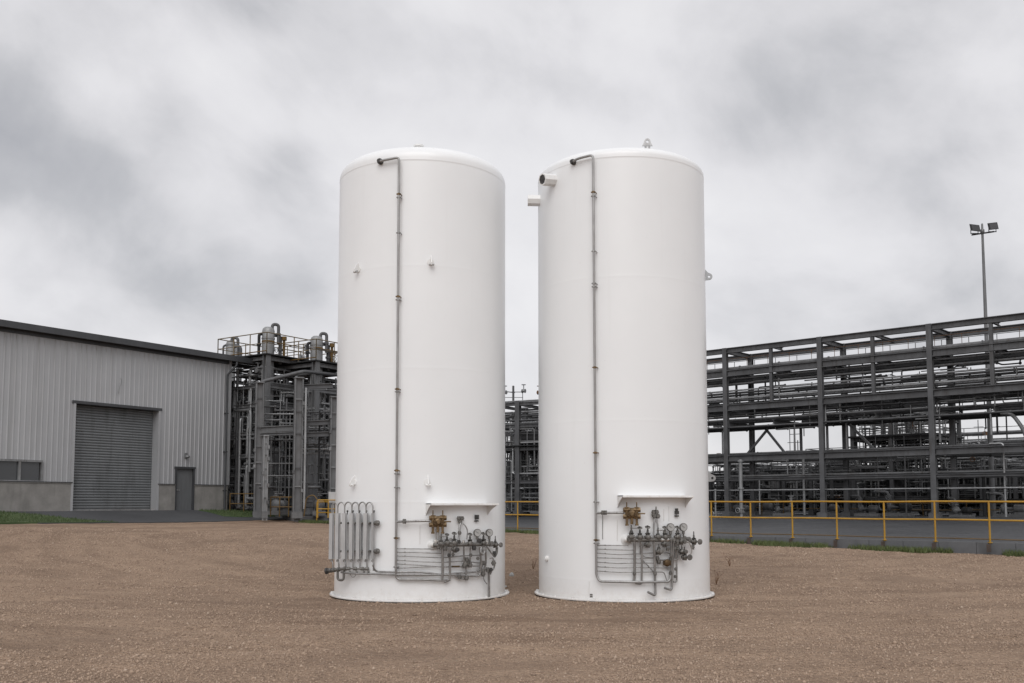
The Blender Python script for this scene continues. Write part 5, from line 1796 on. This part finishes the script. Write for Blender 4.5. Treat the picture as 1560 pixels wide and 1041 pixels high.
# left ground clutter
for i, (px, Y, lab) in enumerate(((362, 52.5, 'pump in the slot by the warehouse corner'), (426, 48.6, 'pump between first and second support columns'), (486, 48.4, 'pump between second and third support columns'))):
    p = at(px, 782, Y); pump(lab, (p.x, p.y, .9), WANG + .4 * i, .9, 60 + i)
p = at(350, 782, 49.5); barrier('yellow barrier in the slot by the warehouse corner', (p.x, p.y, .95), R(-10), 1.5, 1.0)
p = at(412, 782, 47.3); barrier('yellow barrier between first and second support columns', (p.x, p.y, .82), R(5), 1.3, .95, n=4)
p = at(484, 790, 45.2); barrier('bright yellow barrier just left of the vaporizer', (p.x, p.y, .80), R(-8), 1.0, .82, 'yellow')
p = at(463, 790, 46.2)
mb = MB(); mb.tube(fillet([(0, 0, 0), (.1, 0, .9), (.45, 0, 1.05), (.75, -.1, .6)], .3), .026, 8); o = mb.build('yellow_hose', M['yellowdull']); o.location = (p.x, p.y, .85); tag(o, 'bent yellow hose at the foot of the second support column', 'hose')
p = at(508, 758, 45.6)
mb = MB(); mb.box((0, 0, 0), (.42, .2, .5)); mb.box((0, -.11, 0), (.34, .02, .42)); mb.tube([(0, 0, -.25), (0, 0, -1.1)], .03, 8); o = mb.build('junction_box', M['alu']); o.location = p; tag(o, 'pale junction box on a stand above the vaporizer', 'junction box')

# twigs and litter by the tanks
for i, (px, py, Y, lab) in enumerate(((812, 868, 21, 'dry twig standing in the gravel between the tanks'), (1109, 846, 22, 'dry stalk right of the right tank'), (1088, 877, 18, 'small dark stalk near the right tank foot'))):
    x = (px - PX) / F * Y
    root = MB()
    rg = random.Random(i)
    for k in range(5):
        root.tube(fillet([(0, 0, -.02), (rg.uniform(-.05, .05), 0, .12), (rg.uniform(-.15, .15), rg.uniform(-.05, .05), rg.uniform(.2, .34))], .05), [.006, .005, .004, .004, .003, .003, .003, .002], 5)
    o = root.build('twig', M['rust']); o.location = (x, Y, gravel_z(x, Y)); tag(o, lab, 'twig')
for i, (px, Y, lab) in enumerate(((779, 19.5, 'pale stone lying between the two tanks'), (770, 17.2, 'small pale stone at the left tank foot'))):
    x = (px - PX) / F * Y
    mb = MB(); mb.lathe([(0, -.03), (.05, -.01), (.055, .02), (.03, .06), (0, .075)], (0, 0, 0), (.2, .1, 1), 7, False)
    o = mb.build('stone', M['gaugeface']); o.location = (x, Y, gravel_z(x, Y) + .01); o.scale = (1.0 - .4 * i,) * 3; tag(o, lab, 'stone')

# ------------------------------------------------------------------ sky and light
SUN_EL, SUN_AZ = R(44), R(186)      # azimuth clockwise from +Y: behind the camera, to the left
world = bpy.data.worlds.new('World')
scene.world = world
world.use_nodes = True
nt = world.node_tree
bg = nt.nodes['Background']
sky = nt.nodes.new('ShaderNodeTexSky')
sky.sky_type = 'NISHITA'
sky.sun_disc = False
sky.sun_elevation = SUN_EL
sky.sun_rotation = SUN_AZ
tc = nt.nodes.new('ShaderNodeTexCoord')
sep = nt.nodes.new('ShaderNodeSeparateXYZ')
nt.links.new(tc.outputs['Generated'], sep.inputs[0])
def mth(op, a, b=None, c=None):
    n = nt.nodes.new('ShaderNodeMath'); n.operation = op
    for i, v in enumerate((a, b, c)):
        if v is None: continue
        if isinstance(v, bpy.types.NodeSocket): nt.links.new(v, n.inputs[i])
        else: n.inputs[i].default_value = v
    return n.outputs[0]
zc = mth('ADD', mth('MAXIMUM', sep.outputs[2], 0.0), .22)
cx = mth('DIVIDE', sep.outputs[0], zc)
cy = mth('DIVIDE', sep.outputs[1], zc)
cmb = nt.nodes.new('ShaderNodeCombineXYZ')
nt.links.new(cx, cmb.inputs[0]); nt.links.new(cy, cmb.inputs[1])
def cloud(scale, off, detail, rough, dist, stretch=(1, 1, 1), src=None, rot=(0, 0, 0)):
    m0 = nt.nodes.new('ShaderNodeMapping')
    m0.inputs['Rotation'].default_value = rot
    nt.links.new(src or cmb.outputs[0], m0.inputs[0])
    mp = nt.nodes.new('ShaderNodeMapping')
    mp.inputs['Location'].default_value = off
    mp.inputs['Scale'].default_value = stretch
    nt.links.new(m0.outputs[0], mp.inputs[0])
    return noise_n(nt, mp.outputs[0], scale, detail, rough, dist)
gen = tc.outputs['Generated']
c1_ = cloud(2.0, (3.7, 1.3, .4), 3, .5, .35, (.9, 1, 1.7), gen, (0, R(-20), 0))
c2_ = cloud(4.6, (8.1, 4.4, 2), 6, .55, .3, (1, 1, 1.35), gen, (0, R(-20), 0))
c3_ = cloud(11, (1.1, 9.4, 5), 5, .55, .3, (1, 1, 1.2), gen, (0, R(-15), 0))
dens = mth('ADD', mth('ADD', mth('MULTIPLY', c1_, .78), mth('MULTIPLY', c2_, .56)), mth('MULTIPLY', c3_, .14))
dens = mth('MULTIPLY_ADD', dens, 1.35, -.23 * 1.35 - .5 * .35 + .055)
# broad cloud masses seen over the site (dark bank up left, bright rift low left)
def lobe(px, py, width, amt):
    d = ray(px, py).normalized()
    vm = nt.nodes.new('ShaderNodeVectorMath'); vm.operation = 'DOT_PRODUCT'
    vm.inputs[1].default_value = d
    nt.links.new(tc.outputs['Generated'], vm.inputs[0])
    mr = nt.nodes.new('ShaderNodeMapRange'); mr.interpolation_type = 'SMOOTHERSTEP'
    mr.inputs['From Min'].default_value = math.cos(width); mr.inputs['From Max'].default_value = 1.0
    mr.inputs['To Min'].default_value = 0; mr.inputs['To Max'].default_value = amt
    nt.links.new(vm.outputs['Value'], mr.inputs['Value'])
    return mr.outputs[0]
for q in ((90, 285, .20, -.13), (320, 345, .17, -.11), (40, 60, .2, -.12), (400, 60, .16, -.12), (470, 375, .12, -.07), (1320, 90, .25, -.09), (1250, 330, .2, -.03), (60, 430, .14, .12), (330, 450, .14, .09), (240, 190, .12, .12), (650, 120, .2, .06), (1100, 160, .22, .05), (820, 560, .25, .06), (1450, 420, .15, -.03)):
    dens = mth('ADD', dens, lobe(*q))
cr = ramp(nt, dens, [(.0, (3.2, 3.25, 3.55)), (.20, (4.3, 4.35, 4.65)), (.36, (5.5, 5.52, 5.75)), (.48, (7.0, 6.94, 7.15)), (.60, (8.05, 7.96, 8.16)), (.78, (8.9, 8.82, 8.95))])
mx = mixc(nt, .94, sky.outputs[0], cr)
nt.links.new(mx, bg.inputs['Color'])
bg.inputs['Strength'].default_value = .10

sun = bpy.data.lights.new('sun', 'SUN')
sun.energy = 1.6
sun.angle = R(50)
sun.color = (1, .985, .97)
so = bpy.data.objects.new('sun', sun)
COL.objects.link(so)
dirv = V((math.sin(SUN_AZ) * math.cos(SUN_EL), math.cos(SUN_AZ) * math.cos(SUN_EL), math.sin(SUN_EL)))
so.rotation_euler = dirv.to_track_quat('Z', 'Y').to_euler()
so.location = (-20, -30, 40)

cam = bpy.data.cameras.new('camera')
cam.sensor_width = 36
cam.lens = F / 1560 * 36
cam.shift_y = (PY - 520.5) / 1560
cam.clip_end = 6000
co = bpy.data.objects.new('camera', cam)
COL.objects.link(co)
co.location = EYE
co.rotation_euler = (R(90) + PITCH, 0, 0)
scene.camera = co
vs_ = scene.view_settings
vs_.view_transform = 'Standard'
vs_.look = 'None'
vs_.exposure = 0
vs_.gamma = 1
scene.render.engine = 'CYCLES'
scene.cycles.max_bounces = 6
